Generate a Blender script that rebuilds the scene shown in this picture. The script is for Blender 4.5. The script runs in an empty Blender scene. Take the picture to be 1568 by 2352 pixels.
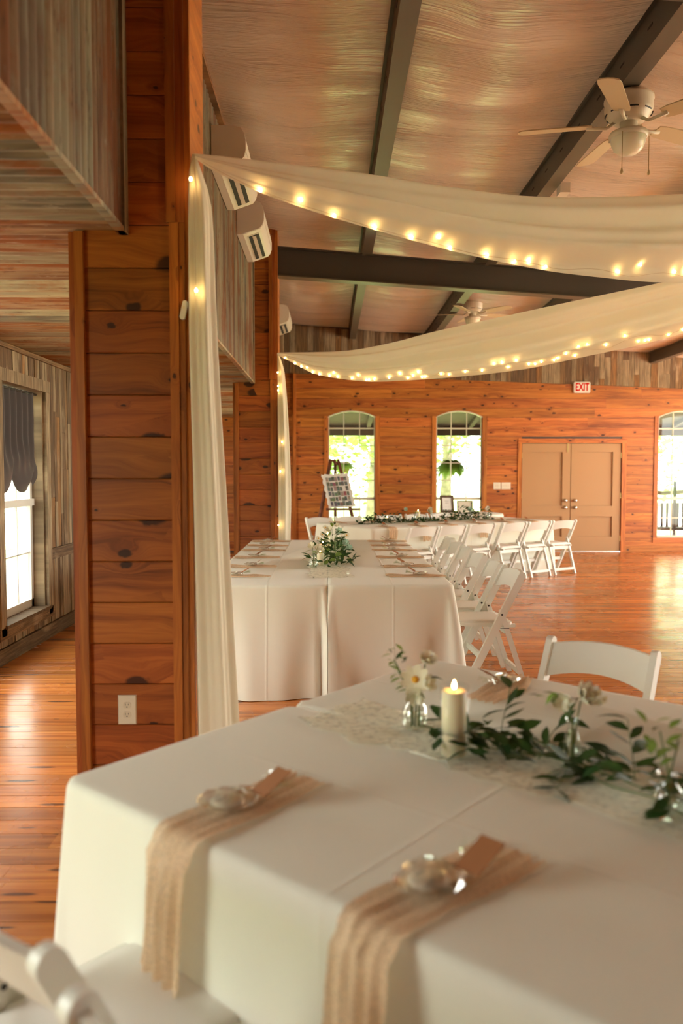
import bpy, bmesh, math, random
from mathutils import Vector, Matrix, noise as mnoise

R = math.radians
rnd = random.Random(7)
scene = bpy.context.scene
COL = scene.collection

# ------------------------------------------------------------------ camera
cam_d = bpy.data.cameras.new('camera')
cam_d.sensor_fit = 'VERTICAL'; cam_d.sensor_height = 36.0; cam_d.sensor_width = 24.0
cam_d.lens = 28.0; cam_d.clip_end = 300
cam_d.dof.use_dof = True; cam_d.dof.focus_distance = 5.4; cam_d.dof.aperture_fstop = 1.9
cam = bpy.data.objects.new('camera', cam_d); COL.objects.link(cam)
cam.location = (0, 0, 1.5); cam.rotation_euler = (R(90 - 2.91), 0, R(-0.85))
scene.camera = cam

# ------------------------------------------------------------------ sky
SKY = 10.5
world = bpy.data.worlds.new('sky'); scene.world = world; world.use_nodes = True
bg = world.node_tree.nodes['Background']
bg.inputs[0].default_value = (0.985, 1.0, 0.90, 1); bg.inputs[1].default_value = SKY

sun_d = bpy.data.lights.new('sun', 'SUN'); sun_d.energy = 46.0; sun_d.angle = R(1.0); sun_d.color = (1.0, 0.93, 0.80)
sun = bpy.data.objects.new('sun', sun_d); COL.objects.link(sun)
sun.rotation_euler = Vector((-0.56, 0.14, -0.82)).to_track_quat('-Z', 'Y').to_euler()   # high, over the right-hand wall

# ------------------------------------------------------------------ room measures (metres)
YB = 14.81            # inner face of the back wall
XL, XR, YF = -2.55, 9.0, -4.5
XB = -0.862           # face of the corrugated bulkhead
ZS = 2.51             # soffit height
def ceil_z(x): return 4.24 - 0.078 * (x + 0.88)
BACK_WINS = [(-0.03, 0.849), (1.972, 2.838), (6.122, 7.0)]
WZ0, WZS, WRISE = 0.26, 2.514, 0.113
LEFT_WINS = [(6.2, 7.14), (4.75, 5.69), (3.3, 4.24), (0.1, 1.4), (9.6, 10.54), (12.2, 13.14)]  # first is in view; extra unseen openings added to brighten the aisle
RIGHT_WINS = [(2.4, 4.5), (4.8, 7.5), (7.8, 10.5), (10.8, 14.2)]  # unseen right-hand windows, widened to bring in more daylight
REAR_WINS = []
RZ0, RZ1 = 0.1, 2.95

def portal(name, loc, rot, sx, sy):
    d = bpy.data.lights.new(name, 'AREA'); d.shape = 'RECTANGLE'; d.size = sx; d.size_y = sy
    d.cycles.is_portal = True
    o = bpy.data.objects.new(name, d); COL.objects.link(o); o.location = loc; o.rotation_euler = rot
for (a, b) in BACK_WINS: portal('daylight_portal', ((a + b) / 2, YB + 0.2, 1.45), (R(-90), 0, 0), b - a, 2.4)
for (a, b) in LEFT_WINS: portal('daylight_portal', (XL - 0.22, (a + b) / 2, 1.25), (0, R(-90), 0), 1.95, b - a)
for (a, b) in RIGHT_WINS: portal('daylight_portal', (XR + 0.2, (a + b) / 2, (RZ0 + RZ1) / 2), (0, R(90), 0), RZ1 - RZ0, b - a)
for (a, b) in REAR_WINS: portal('daylight_portal', ((a + b) / 2, YF - 0.2, (RZ0 + RZ1) / 2), (R(90), 0, 0), b - a, RZ1 - RZ0)

scene.view_settings.view_transform = 'Standard'
try: scene.view_settings.look = 'None'
except Exception: pass
scene.view_settings.gamma = 1.0; scene.view_settings.use_curve_mapping = False
scene.view_settings.exposure = 0.12
cy = scene.cycles
cy.max_bounces = 9; cy.diffuse_bounces = 5; cy.glossy_bounces = 4; cy.transmission_bounces = 8
cy.transparent_max_bounces = 16; cy.sample_clamp_indirect = 8.0; cy.caustics_reflective = False; cy.caustics_refractive = False
cy.use_denoising = True; cy.blur_glossy = 1.0

# ------------------------------------------------------------------ materials
class NT:
    def __init__(s, name):
        s.m = bpy.data.materials.new(name); s.m.use_nodes = True; s.t = s.m.node_tree; s.t.nodes.clear()
        s.out = s.t.nodes.new('ShaderNodeOutputMaterial')
    def n(s, typ, **kw):
        nd = s.t.nodes.new('ShaderNode' + typ)
        for k, v in kw.items():
            if hasattr(nd, k): setattr(nd, k, v)
        return nd
    def put(s, sock, v):
        if v is None: return
        if isinstance(v, bpy.types.NodeSocket): s.t.links.new(v, sock)
        else:
            if isinstance(v, (tuple, list)) and len(v) == 3 and sock.type == 'RGBA': v = (*v, 1)
            sock.default_value = v
    def math(s, op, a, b=None, c=None, clamp=False):
        nd = s.n('Math', operation=op); nd.use_clamp = clamp
        s.put(nd.inputs[0], a)
        if b is not None: s.put(nd.inputs[1], b)
        if c is not None: s.put(nd.inputs[2], c)
        return nd.outputs[0]
    def mix(s, f, a, b, blend='MIX'):
        nd = s.n('Mix', data_type='RGBA', blend_type=blend)
        s.put(nd.inputs[0], f); s.put(nd.inputs[6], a); s.put(nd.inputs[7], b); return nd.outputs[2]
    def comb(s, x, y, z):
        nd = s.n('CombineXYZ')
        for i, v in enumerate((x, y, z)): s.put(nd.inputs[i], v)
        return nd.outputs[0]
    def pos(s):
        g = s.n('NewGeometry'); sp = s.n('SeparateXYZ'); s.t.links.new(g.outputs['Position'], sp.inputs[0]); return sp.outputs
    def objco(s):
        g = s.n('TexCoord'); sp = s.n('SeparateXYZ'); s.t.links.new(g.outputs['Object'], sp.inputs[0]); return sp.outputs
    def rand(s): return s.n('ObjectInfo').outputs['Random']
    def noise(s, vec, scale=1.0, detail=4, rough=0.55, dist=0.0):
        nd = s.n('TexNoise'); s.put(nd.inputs['Vector'], vec); s.put(nd.inputs['Scale'], scale)
        s.put(nd.inputs['Detail'], detail); s.put(nd.inputs['Roughness'], rough); s.put(nd.inputs['Distortion'], dist)
        return nd.outputs[0]
    def voro(s, vec, scale=1.0, dims='2D', feat='F1'):
        nd = s.n('TexVoronoi', voronoi_dimensions=dims, feature=feat); s.put(nd.inputs['Vector'], vec); s.put(nd.inputs['Scale'], scale)
        return nd.outputs
    def white(s, vec, dims='2D'):
        nd = s.n('TexWhiteNoise', noise_dimensions=dims); s.put(nd.inputs['Vector'], vec); return nd.outputs[0]
    def ramp(s, f, stops, interp='LINEAR'):
        nd = s.n('ValToRGB'); cr = nd.color_ramp; cr.interpolation = interp
        while len(cr.elements) < len(stops): cr.elements.new(0.5)
        for e, (p, c) in zip(cr.elements, stops):
            e.position = p; e.color = (*c, 1) if len(c) == 3 else c
        s.put(nd.inputs[0], f); return nd.outputs[0]
    def smooth(s, v, lo, hi, a=0.0, b=1.0):
        nd = s.n('MapRange', interpolation_type='SMOOTHSTEP')
        s.put(nd.inputs[0], v); s.put(nd.inputs[1], lo); s.put(nd.inputs[2], hi); s.put(nd.inputs[3], a); s.put(nd.inputs[4], b)
        return nd.outputs[0]
    def bump(s, h, strength=0.3, dist=0.01):
        nd = s.n('Bump'); s.put(nd.inputs['Height'], h); nd.inputs['Strength'].default_value = strength; nd.inputs['Distance'].default_value = dist
        return nd.outputs[0]
    def bsdf(s, color=(0.8, 0.8, 0.8), rough=0.5, **kw):
        b = s.n('BsdfPrincipled'); s.put(b.inputs['Base Color'], color); s.put(b.inputs['Roughness'], rough)
        for k, v in kw.items(): s.put(b.inputs[k.replace('_', ' ')], v)
        return b.outputs[0]
    def mixs(s, f, a, b):
        nd = s.n('MixShader'); s.put(nd.inputs[0], f); s.t.links.new(a, nd.inputs[1]); s.t.links.new(b, nd.inputs[2]); return nd.outputs[0]
    def done(s, sh): s.t.links.new(sh, s.out.inputs['Surface']); return s.m

def plain(name, color, rough=0.5, **kw):
    t = NT(name); return t.done(t.bsdf(color, rough, **kw))

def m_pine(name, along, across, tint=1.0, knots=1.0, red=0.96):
    t = NT(name); p = t.pos(); r = t.rand()
    off = t.math('MULTIPLY', r, 53.0)
    a = t.math('ADD', p[along], off); b = t.math('ADD', p[across], t.math('MULTIPLY', r, 11.0))
    warp = t.noise(t.comb(t.math('MULTIPLY', a, 2.2), t.math('MULTIPLY', b, 5.0), off), 1.0, 2)
    bw = t.math('ADD', b, t.math('MULTIPLY', t.math('SUBTRACT', warp, 0.5), 0.09))
    # knots
    kn = t.noise(t.comb(t.math('MULTIPLY', a, 30.0), t.math('MULTIPLY', b, 30.0), off), 1.0, 2)
    kn = t.math('MULTIPLY', t.math('SUBTRACT', kn, 0.5), 0.10)
    kv = t.voro(t.comb(t.math('ADD', t.math('MULTIPLY', a, 3.0), kn), t.math('ADD', t.math('MULTIPLY', b, 5.4), kn), 0.0), 1.0)
    sepc = t.n('SeparateColor'); t.t.links.new(kv[1], sepc.inputs[0])
    size = t.smooth(sepc.outputs[0], 0.15, 1.05, 0.0, 0.105 * knots)
    kd = t.math('DIVIDE', kv[0], t.math('ADD', size, 0.0001))
    knot = t.smooth(kd, 0.75, 1.15, 1.0, 0.0)
    halo = t.smooth(kd, 0.8, 4.0, 1.0, 0.0)
    ringv = t.math('ADD', bw, t.math('MULTIPLY', halo, 0.05))
    g1 = t.noise(t.comb(t.math('MULTIPLY', a, 0.9), t.math('MULTIPLY', ringv, 17.0), off), 1.0, 5, 0.6, 0.5)
    g2 = t.noise(t.comb(t.math('MULTIPLY', a, 2.5), t.math('MULTIPLY', ringv, 110.0), off), 1.0, 3, 0.6)
    g = t.math('ADD', t.math('MULTIPLY', g1, 0.75), t.math('MULTIPLY', g2, 0.25))
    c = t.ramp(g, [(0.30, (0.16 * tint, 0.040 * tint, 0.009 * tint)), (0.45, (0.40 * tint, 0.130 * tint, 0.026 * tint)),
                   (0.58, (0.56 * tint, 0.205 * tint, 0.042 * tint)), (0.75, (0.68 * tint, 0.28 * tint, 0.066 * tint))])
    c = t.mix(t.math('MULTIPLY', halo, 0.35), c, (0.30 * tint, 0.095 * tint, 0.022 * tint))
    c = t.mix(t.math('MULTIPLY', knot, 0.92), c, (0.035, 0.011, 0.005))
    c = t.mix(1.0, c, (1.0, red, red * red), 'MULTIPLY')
    v = t.n('HueSaturation'); t.put(v.inputs['Value'], t.smooth(r, 0, 1, 0.80, 1.12)); t.put(v.inputs['Color'], c)
    t.put(v.inputs['Hue'], t.smooth(t.math('FRACT', t.math('MULTIPLY', r, 7.31)), 0, 1, 0.494, 0.503))
    return t.done(t.bsdf(v.outputs[0], 0.42, Specular_IOR_Level=0.35, Normal=t.bump(g2, 0.12, 0.004)))

def m_floor():
    t = NT('floor_pine'); p = t.pos()
    row = t.math('FLOOR', t.math('DIVIDE', p[1], 0.13))
    rr = t.white(t.comb(row, 3.7, 0)); colm = t.math('FLOOR', t.math('DIVIDE', t.math('ADD', p[0], t.math('MULTIPLY', rr, 9.0)), 2.6))
    pr = t.white(t.comb(row, colm, 0))
    off = t.math('MULTIPLY', pr, 40.0)
    a = t.math('ADD', p[0], off); b = t.math('ADD', p[1], off)
    g1 = t.noise(t.comb(t.math('MULTIPLY', a, 0.8), t.math('MULTIPLY', b, 26.0), 0.0), 1.0, 5, 0.6, 0.5)
    kv = t.voro(t.comb(t.math('MULTIPLY', a, 1.5), t.math('MULTIPLY', b, 9.0), 0.0), 1.0)
    sepc = t.n('SeparateColor'); t.t.links.new(kv[1], sepc.inputs[0])
    size = t.smooth(sepc.outputs[0], 0.35, 1.0, 0.0, 0.15)
    knot = t.smooth(t.math('DIVIDE', kv[0], t.math('ADD', size, 0.0001)), 0.6, 1.1, 1.0, 0.0)
    c = t.ramp(g1, [(0.25, (0.22, 0.055, 0.012)), (0.45, (0.44, 0.135, 0.028)), (0.6, (0.56, 0.20, 0.042)), (0.8, (0.66, 0.27, 0.066))])
    c = t.mix(t.math('MULTIPLY', knot, 0.85), c, (0.07, 0.02, 0.008))
    fr = t.math('FRACT', t.math('DIVIDE', p[1], 0.13))
    seam = t.smooth(t.math('ABSOLUTE', t.math('SUBTRACT', fr, 0.5)), 0.482, 0.495)
    c = t.mix(t.math('MULTIPLY', seam, 0.55), c, (0.07, 0.02, 0.006))
    v = t.n('HueSaturation'); t.put(v.inputs['Value'], t.smooth(pr, 0, 1, 0.72, 1.15)); t.put(v.inputs['Color'], c)
    rg = t.smooth(t.noise(t.comb(p[0], p[1], 0), 2.0, 3), 0.3, 0.7, 0.20, 0.30)
    h = t.noise(t.comb(t.math('MULTIPLY', p[0], 1.0), t.math('MULTIPLY', p[1], 9.0), 0), 1.0, 2)
    return t.done(t.bsdf(v.outputs[0], rg, Specular_IOR_Level=0.5, Normal=t.bump(h, 0.10, 0.01)))

def m_reclaimed(name, along, across, tone_scale=1.0):  # last argument evenly scales the board colours
    t = NT(name); p = t.pos(); r = t.rand(); off = t.math('MULTIPLY', r, 61.0)
    a = t.math('ADD', p[along], off); b = t.math('ADD', p[across], off)
    g = t.noise(t.comb(t.math('MULTIPLY', a, 2.5), t.math('MULTIPLY', b, 70.0), 0), 1.0, 5, 0.65, 0.3)
    patch = t.noise(t.comb(t.math('MULTIPLY', a, 2.0), t.math('MULTIPLY', b, 6.0), 2.0), 1.0, 4)
    base = t.ramp(r, [(0.0, (0.24 * tone_scale, 0.15 * tone_scale, 0.085 * tone_scale)), (0.2, (0.42 * tone_scale, 0.31 * tone_scale, 0.19 * tone_scale)), (0.4, (0.33 * tone_scale, 0.20 * tone_scale, 0.10 * tone_scale)),
                      (0.55, (0.50 * tone_scale, 0.38 * tone_scale, 0.24 * tone_scale)), (0.75, (0.22 * tone_scale, 0.145 * tone_scale, 0.085 * tone_scale)), (0.9, (0.42 * tone_scale, 0.22 * tone_scale, 0.09 * tone_scale))], 'CONSTANT')
    c = t.mix(t.smooth(g, 0.35, 0.7, 0.75, 0.0), base, (0.06, 0.04, 0.028))
    c = t.mix(t.smooth(patch, 0.55, 0.75, 0, 0.6), c, (0.55 * tone_scale, 0.43 * tone_scale, 0.29 * tone_scale))
    c = t.mix(t.smooth(patch, 0.42, 0.25, 0, 0.6), c, (0.17 * tone_scale, 0.08 * tone_scale, 0.035 * tone_scale))
    return t.done(t.bsdf(c, 0.75, Specular_IOR_Level=0.2, Normal=t.bump(g, 0.5, 0.006)))

def m_rust(name, along, across, val=1.0, band=0.11):
    t = NT(name); p = t.pos(); r = t.rand(); off = t.math('MULTIPLY', r, 31.0)
    a = t.math('ADD', p[along], off); b = t.math('ADD', p[across], off)
    st = t.noise(t.comb(t.math('MULTIPLY', a, 0.35), t.math('MULTIPLY', b, 4.5), 0.0), 1.0, 4, 0.65)
    sp = t.noise(t.comb(t.math('MULTIPLY', a, 6.0), t.math('MULTIPLY', b, 40.0), 0.0), 1.0, 6, 0.7)
    bl = t.noise(t.comb(t.math('MULTIPLY', a, 1.6), t.math('MULTIPLY', b, 3.0), 7.0), 1.0, 5, 0.65)
    c = t.ramp(st, [(0.30, (0.12, 0.115, 0.09)), (0.38, (0.36, 0.31, 0.20)), (0.44, (0.13, 0.10, 0.07)), (0.50, (0.50, 0.42, 0.28)),
                    (0.56, (0.27, 0.095, 0.035)), (0.62, (0.42, 0.33, 0.21)), (0.70, (0.22, 0.06, 0.02))])
    bandi = t.math('FLOOR', t.math('DIVIDE', t.math('ADD', p[across], t.math('MULTIPLY', t.noise(t.comb(p[across], 3.0, 0.0), 1.5, 1), 0.5)), band))
    bc = t.ramp(t.white(t.comb(bandi, 5.0, 0)), [(0.0, (0.42, 0.37, 0.25)), (0.22, (0.14, 0.12, 0.085)), (0.4, (0.30, 0.10, 0.04)), (0.55, (0.50, 0.42, 0.29)), (0.7, (0.22, 0.20, 0.15)), (0.86, (0.24, 0.08, 0.03))], 'CONSTANT')
    c = t.mix(0.55, c, bc)
    c = t.mix(t.smooth(bl, 0.48, 0.66, 0, 0.8), c, (0.30, 0.10, 0.035))
    c = t.mix(t.smooth(sp, 0.55, 0.70, 0, 0.8), c, (0.12, 0.045, 0.02))
    c = t.mix(t.smooth(sp, 0.42, 0.30, 0, 0.5), c, (0.50, 0.45, 0.36))
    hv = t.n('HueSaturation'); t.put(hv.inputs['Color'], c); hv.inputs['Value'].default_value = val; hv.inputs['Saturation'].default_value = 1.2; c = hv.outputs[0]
    return t.done(t.bsdf(c, 0.62, Metallic=0.12, Normal=t.bump(sp, 0.3, 0.004)))

def m_ceiling():
    t = NT('ceiling_vinyl'); p = t.pos()
    w = t.noise(t.comb(t.math('MULTIPLY', p[0], 0.7), t.math('MULTIPLY', p[1], 0.7), 0), 1.0, 2)
    yy = t.math('ADD', p[1], t.math('MULTIPLY', w, 0.5))
    n1 = t.noise(t.comb(t.math('MULTIPLY', p[0], 0.9), t.math('MULTIPLY', yy, 16.0), 0), 1.0, 4, 0.6, 0.2)
    n2 = t.noise(t.comb(t.math('MULTIPLY', p[0], 0.5), t.math('MULTIPLY', yy, 3.0), 5.0), 1.0, 3)
    mask = t.smooth(n2, 0.38, 0.62, 0.15, 1.0)
    h = t.math('MULTIPLY', t.math('ABSOLUTE', t.math('SUBTRACT', n1, 0.5)), mask)
    c = t.mix(n2, (0.80, 0.70, 0.60), (0.86, 0.77, 0.67))  # warm floor bounce is put into the colour of the white vinyl
    return t.done(t.bsdf(c, 0.20, Specular_IOR_Level=1.0, Normal=t.bump(h, 0.9, 0.10)))

def m_cloth(name, col=(0.79, 0.795, 0.69), crease=None):
    t = NT(name); o = t.objco()
    n1 = t.noise(t.comb(o[0], o[1], o[2]), 3.0, 4)
    weave = t.noise(t.comb(o[0], o[1], o[2]), 400.0, 1)
    h = t.math('ADD', t.math('MULTIPLY', n1, 1.0), t.math('MULTIPLY', weave, 0.03))
    if crease:
        for cv in crease:
            h = t.math('ADD', h, t.smooth(t.math('ABSOLUTE', t.math('SUBTRACT', o[1], cv)), 0.0, 0.012, 0.5, 0.0))
        for k in range(1, 4):
            h = t.math('ADD', h, t.smooth(t.math('ABSOLUTE', t.math('SUBTRACT', o[0], 0.85 * k)), 0.0, 0.010, 0.25, 0.0))
    return t.done(t.bsdf(col, 0.85, Specular_IOR_Level=0.15, Sheen_Weight=0.15, Normal=t.bump(h, 0.35, 0.012)))

def m_sheer(name, col, clear=0.15, trans=0.45):
    t = NT(name)
    d = t.n('BsdfDiffuse'); t.put(d.inputs[0], col)
    tr = t.n('BsdfTranslucent'); t.put(tr.inputs[0], col)
    tp = t.n('BsdfTransparent')
    s1 = t.mixs(trans, d.outputs[0], tr.outputs[0])
    return t.done(t.mixs(clear, s1, tp.outputs[0]))

def m_gauze(name, col, c0=0.05, c1=0.45):
    t = NT(name); o = t.objco()
    h = t.noise(t.comb(t.math('MULTIPLY', o[0], 90.0), t.math('MULTIPLY', o[1], 6.0), t.math('MULTIPLY', o[2], 6.0)), 1.0, 3)
    lo = (0.75, 0.68, 0.6) if c0 < 0.1 else (0.95, 0.93, 0.90)
    v = t.mix(h, (col[0] * lo[0], col[1] * lo[1], col[2] * lo[2]), (min(1, col[0] * 1.15), col[1] * 1.15, col[2] * 1.18))
    d = t.n('BsdfDiffuse'); t.put(d.inputs[0], v); t.put(d.inputs['Normal'], t.bump(h, 0.5, 0.004))
    tr = t.n('BsdfTranslucent'); t.put(tr.inputs[0], v); tp = t.n('BsdfTransparent')
    fine = t.noise(t.comb(o[0], o[1], o[2]), 260.0 if c0 < 0.1 else 45.0, 3)
    return t.done(t.mixs(t.smooth(fine, 0.45, 0.7, c0, c1), t.mixs(0.3, d.outputs[0], tr.outputs[0]), tp.outputs[0]))

def m_pane(name='window_glass'):
    t = NT(name); tp = t.n('BsdfTransparent'); t.put(tp.inputs[0], (0.97, 0.98, 0.97))
    g = t.n('BsdfGlossy'); t.put(g.inputs['Roughness'], 0.03)
    lw = t.n('LayerWeight'); lw.inputs[0].default_value = 0.35
    return t.done(t.mixs(t.math('MULTIPLY', lw.outputs['Fresnel'], 0.5), tp.outputs[0], g.outputs[0]))

def m_clearglass(name, tint=(0.96, 0.98, 0.97), base=0.06, edge=0.5):
    t = NT(name); tp = t.n('BsdfTransparent'); t.put(tp.inputs[0], tint)
    g = t.n('BsdfGlossy'); t.put(g.inputs['Roughness'], 0.06); t.put(g.inputs[0], (1, 1, 1))
    lw = t.n('LayerWeight'); lw.inputs[0].default_value = 0.4
    return t.done(t.mixs(t.math('ADD', t.math('MULTIPLY', t.math('POWER', lw.outputs['Facing'], 2.0), edge), base, clamp=True), tp.outputs[0], g.outputs[0]))

def m_emit(name, col, strength):
    t = NT(name); e = t.n('Emission'); t.put(e.inputs[0], col); e.inputs[1].default_value = strength; return t.done(e.outputs[0])

def m_leaf(name, ca, cb, rough=0.5, thru=0.12):
    t = NT(name); r = t.rand()
    c = t.mix(r, ca, cb)
    b = t.bsdf(c, rough, Specular_IOR_Level=0.22); tr = t.n('BsdfTranslucent'); t.put(tr.inputs[0], t.mix(0.5, c, (0.35, 0.5, 0.08)))
    return t.done(t.mixs(thru, b, tr.outputs[0]))

def m_noisy(name, ca, cb, scale, rough=0.8):
    t = NT(name); p = t.pos(); n = t.noise(t.comb(p[0], p[1], p[2]), scale, 5)
    return t.done(t.bsdf(t.mix(t.smooth(n, 0.3, 0.7), ca, cb), rough))

M = {}
M['pine_x'] = m_pine('pine_boards_horizontal', 0, 2)
M['pine_p'] = m_pine('pine_boards_shaded', 0, 2, 0.78, 2.3, 0.85)  # same pine as the walls; pillar shade put into a darker, redder tint
M['pine_pz'] = m_pine('pine_trim_shaded', 2, 0, 0.85, 0.6, 0.88)  # trim pine, darkened with the same painted-in pillar shade
M['pine_z'] = m_pine('pine_trim_vertical', 2, 0, knots=0.55)
M['pine_xy'] = m_pine('pine_side_boards', 1, 2)
M['floor'] = m_floor()
M['recl_z'] = m_reclaimed('reclaimed_boards_vertical', 2, 1)
M['recl_y'] = m_reclaimed('reclaimed_boards_lengthwise', 1, 2)
M['recl_bz'] = m_reclaimed('weathered_slats', 2, 0, 0.85)
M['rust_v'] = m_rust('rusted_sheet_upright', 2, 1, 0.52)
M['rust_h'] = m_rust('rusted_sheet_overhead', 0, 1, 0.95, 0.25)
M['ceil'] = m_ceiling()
M['steel'] = plain('dark_painted_steel', (0.055, 0.045, 0.036), 0.45)
M['steel2'] = plain('purlin_flange_paint', (0.115, 0.095, 0.068), 0.4)
M['black'] = plain('black_gap', (0.008, 0.007, 0.006), 0.7)
M['cloth'] = m_cloth('white_tablecloth', crease=(0.40,))
M['cloth2'] = m_cloth('white_round_cloth')
M['sheer'] = m_sheer('ivory_chiffon', (0.90, 0.86, 0.71), 0.07, 0.42)
M['sheer_tail'] = m_sheer('ivory_chiffon_tail', (0.88, 0.84, 0.70), 0.02, 0.30)
M['gauze'] = m_gauze('peach_gauze', (0.90, 0.69, 0.48))
M['runner'] = m_gauze('cream_gauze', (0.95, 0.90, 0.77), 0.30, 0.60)
M['chair'] = plain('white_resin', (0.76, 0.765, 0.70), 0.38)
M['pad'] = plain('white_vinyl_pad', (0.79, 0.77, 0.72), 0.5)
M['bolt'] = plain('dark_bolt', (0.05, 0.045, 0.04), 0.4, Metallic=0.7)
M['ac'] = plain('ivory_plastic', (0.78, 0.73, 0.64), 0.35)
M['ac_side'] = plain('ivory_plastic_side', (0.74, 0.66, 0.56), 0.45)
M['dark'] = plain('dark_slot', (0.012, 0.011, 0.010), 0.6)
M['fan'] = plain('cream_fan_enamel', (0.62, 0.55, 0.42), 0.4)
M['fanblade'] = plain('cream_fan_blade', (0.58, 0.46, 0.28), 0.45)
M['opal'] = plain('opal_glass_shade', (0.78, 0.74, 0.60), 0.3, Subsurface_Weight=0.2)
M['brass'] = plain('aged_brass', (0.45, 0.33, 0.13), 0.35, Metallic=0.9)
M['nickel'] = plain('brushed_nickel', (0.72, 0.70, 0.66), 0.22, Metallic=1.0)
M['door'] = plain('tan_door_paint', (0.42, 0.235, 0.10), 0.5)
M['vinylwin'] = plain('cream_window_vinyl', (0.62, 0.58, 0.47), 0.45)
M['pane'] = m_pane()
M['plate'] = plain('ivory_cover_plate', (0.76, 0.70, 0.56), 0.4)
M['socket'] = plain('ivory_socket', (0.70, 0.63, 0.48), 0.4)
M['whiteplastic'] = plain('white_plastic', (0.72, 0.70, 0.66), 0.4)
M['exit_red'] = m_emit('exit_red', (0.85, 0.012, 0.008), 0.8)
M['curtain'] = plain('charcoal_curtain', (0.055, 0.046, 0.046), 0.9, Sheen_Weight=0.3)
M['glass'] = m_clearglass('clear_vase_glass', (0.95, 0.97, 0.95), 0.10, 0.6)
M['chimney'] = m_clearglass('thin_candle_glass', (0.985, 0.985, 0.98), 0.012, 0.14)
M['water'] = m_clearglass('vase_water', (0.93, 0.96, 0.92), 0.04)
M['cello'] = m_clearglass('clear_cellophane', (0.93, 0.93, 0.90), 0.22)
M['wax'] = plain('ivory_wax', (0.93, 0.84, 0.60), 0.5, Subsurface_Weight=0.35, Subsurface_Radius=(0.03, 0.015, 0.006))
M['flame'] = m_emit('flame', (1.0, 0.52, 0.16), 55.0)
M['bulb'] = m_emit('fairy_bulb', (1.0, 0.60, 0.20), 90.0)
M['wire'] = plain('clear_wire', (0.60, 0.50, 0.34), 0.4)
M['kraft'] = plain('kraft_tag', (0.30, 0.115, 0.035), 0.8)
M['leaf'] = m_leaf('dark_green_leaf', (0.008, 0.034, 0.011), (0.022, 0.070, 0.016))
M['leaf_light'] = m_leaf('light_green_leaf', (0.14, 0.25, 0.05), (0.28, 0.40, 0.12), 0.5, 0.45)
M['stem'] = plain('green_stem', (0.10, 0.17, 0.04), 0.5)
M['petal'] = plain('cream_petal', (0.84, 0.80, 0.64), 0.6, Subsurface_Weight=0.15, Subsurface_Radius=(0.01, 0.01, 0.006))
M['pollen'] = plain('yellow_pollen', (0.75, 0.38, 0.03), 0.8)
M['succulent'] = plain('pale_mint_petal', (0.40, 0.55, 0.42), 0.6)
M['easel'] = m_noisy('dark_easel_wood', (0.10, 0.030, 0.014), (0.20, 0.060, 0.028), 12)
M['frame'] = m_noisy('brown_frame_wood', (0.075, 0.042, 0.022), (0.13, 0.075, 0.038), 20)
M['paper'] = plain('white_paper', (0.80, 0.79, 0.76), 0.8)
M['paper2'] = plain('cream_paper', (0.78, 0.74, 0.62), 0.8)
M['ink'] = plain('grey_ink', (0.25, 0.24, 0.24), 0.8)
M['lace'] = plain('white_lace', (0.78, 0.75, 0.70), 0.9)
def m_photo():
    t = NT('snapshot_print'); o = t.objco(); r = t.rand()
    v = t.voro(t.comb(t.math('ADD', t.math('MULTIPLY', o[0], 45.0), t.math('MULTIPLY', r, 90.0)), t.math('MULTIPLY', o[2], 32.0), 0), 1.0)
    hs = t.n('HueSaturation'); t.put(hs.inputs['Color'], v[1]); hs.inputs['Saturation'].default_value = 0.55; hs.inputs['Value'].default_value = 0.42
    base = t.ramp(r, [(0, (0.05, 0.09, 0.04)), (0.2, (0.25, 0.14, 0.10)), (0.4, (0.03, 0.04, 0.07)), (0.6, (0.40, 0.30, 0.24)), (0.75, (0.35, 0.05, 0.04)), (0.85, (0.09, 0.16, 0.07))], 'CONSTANT')
    return t.done(t.bsdf(t.mix(0.42, base, hs.outputs[0]), 0.4))
M['photo'] = m_photo()
M['bark'] = m_noisy('tree_bark', (0.16, 0.13, 0.09), (0.30, 0.26, 0.19), 6)
M['lawn'] = m_noisy('lawn', (0.16, 0.24, 0.07), (0.30, 0.36, 0.13), 1.5)
M['foliage'] = m_leaf('tree_foliage', (0.14, 0.25, 0.05), (0.26, 0.38, 0.10), 0.7, 0.4)
M['porch'] = m_noisy('porch_ceiling_wood', (0.045, 0.025, 0.017), (0.075, 0.042, 0.028), 3)
M['terracotta'] = plain('terracotta_pot', (0.45, 0.17, 0.08), 0.8)
M['siding'] = plain('white_siding', (0.78, 0.75, 0.68), 0.6)
M['rope'] = plain('grey_log', (0.24, 0.19, 0.15), 0.8)
M['darkwood'] = plain('dark_bench_wood', (0.05, 0.04, 0.035), 0.7)
M['concrete'] = m_noisy('porch_slab', (0.50, 0.46, 0.40), (0.60, 0.56, 0.49), 3)

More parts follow.
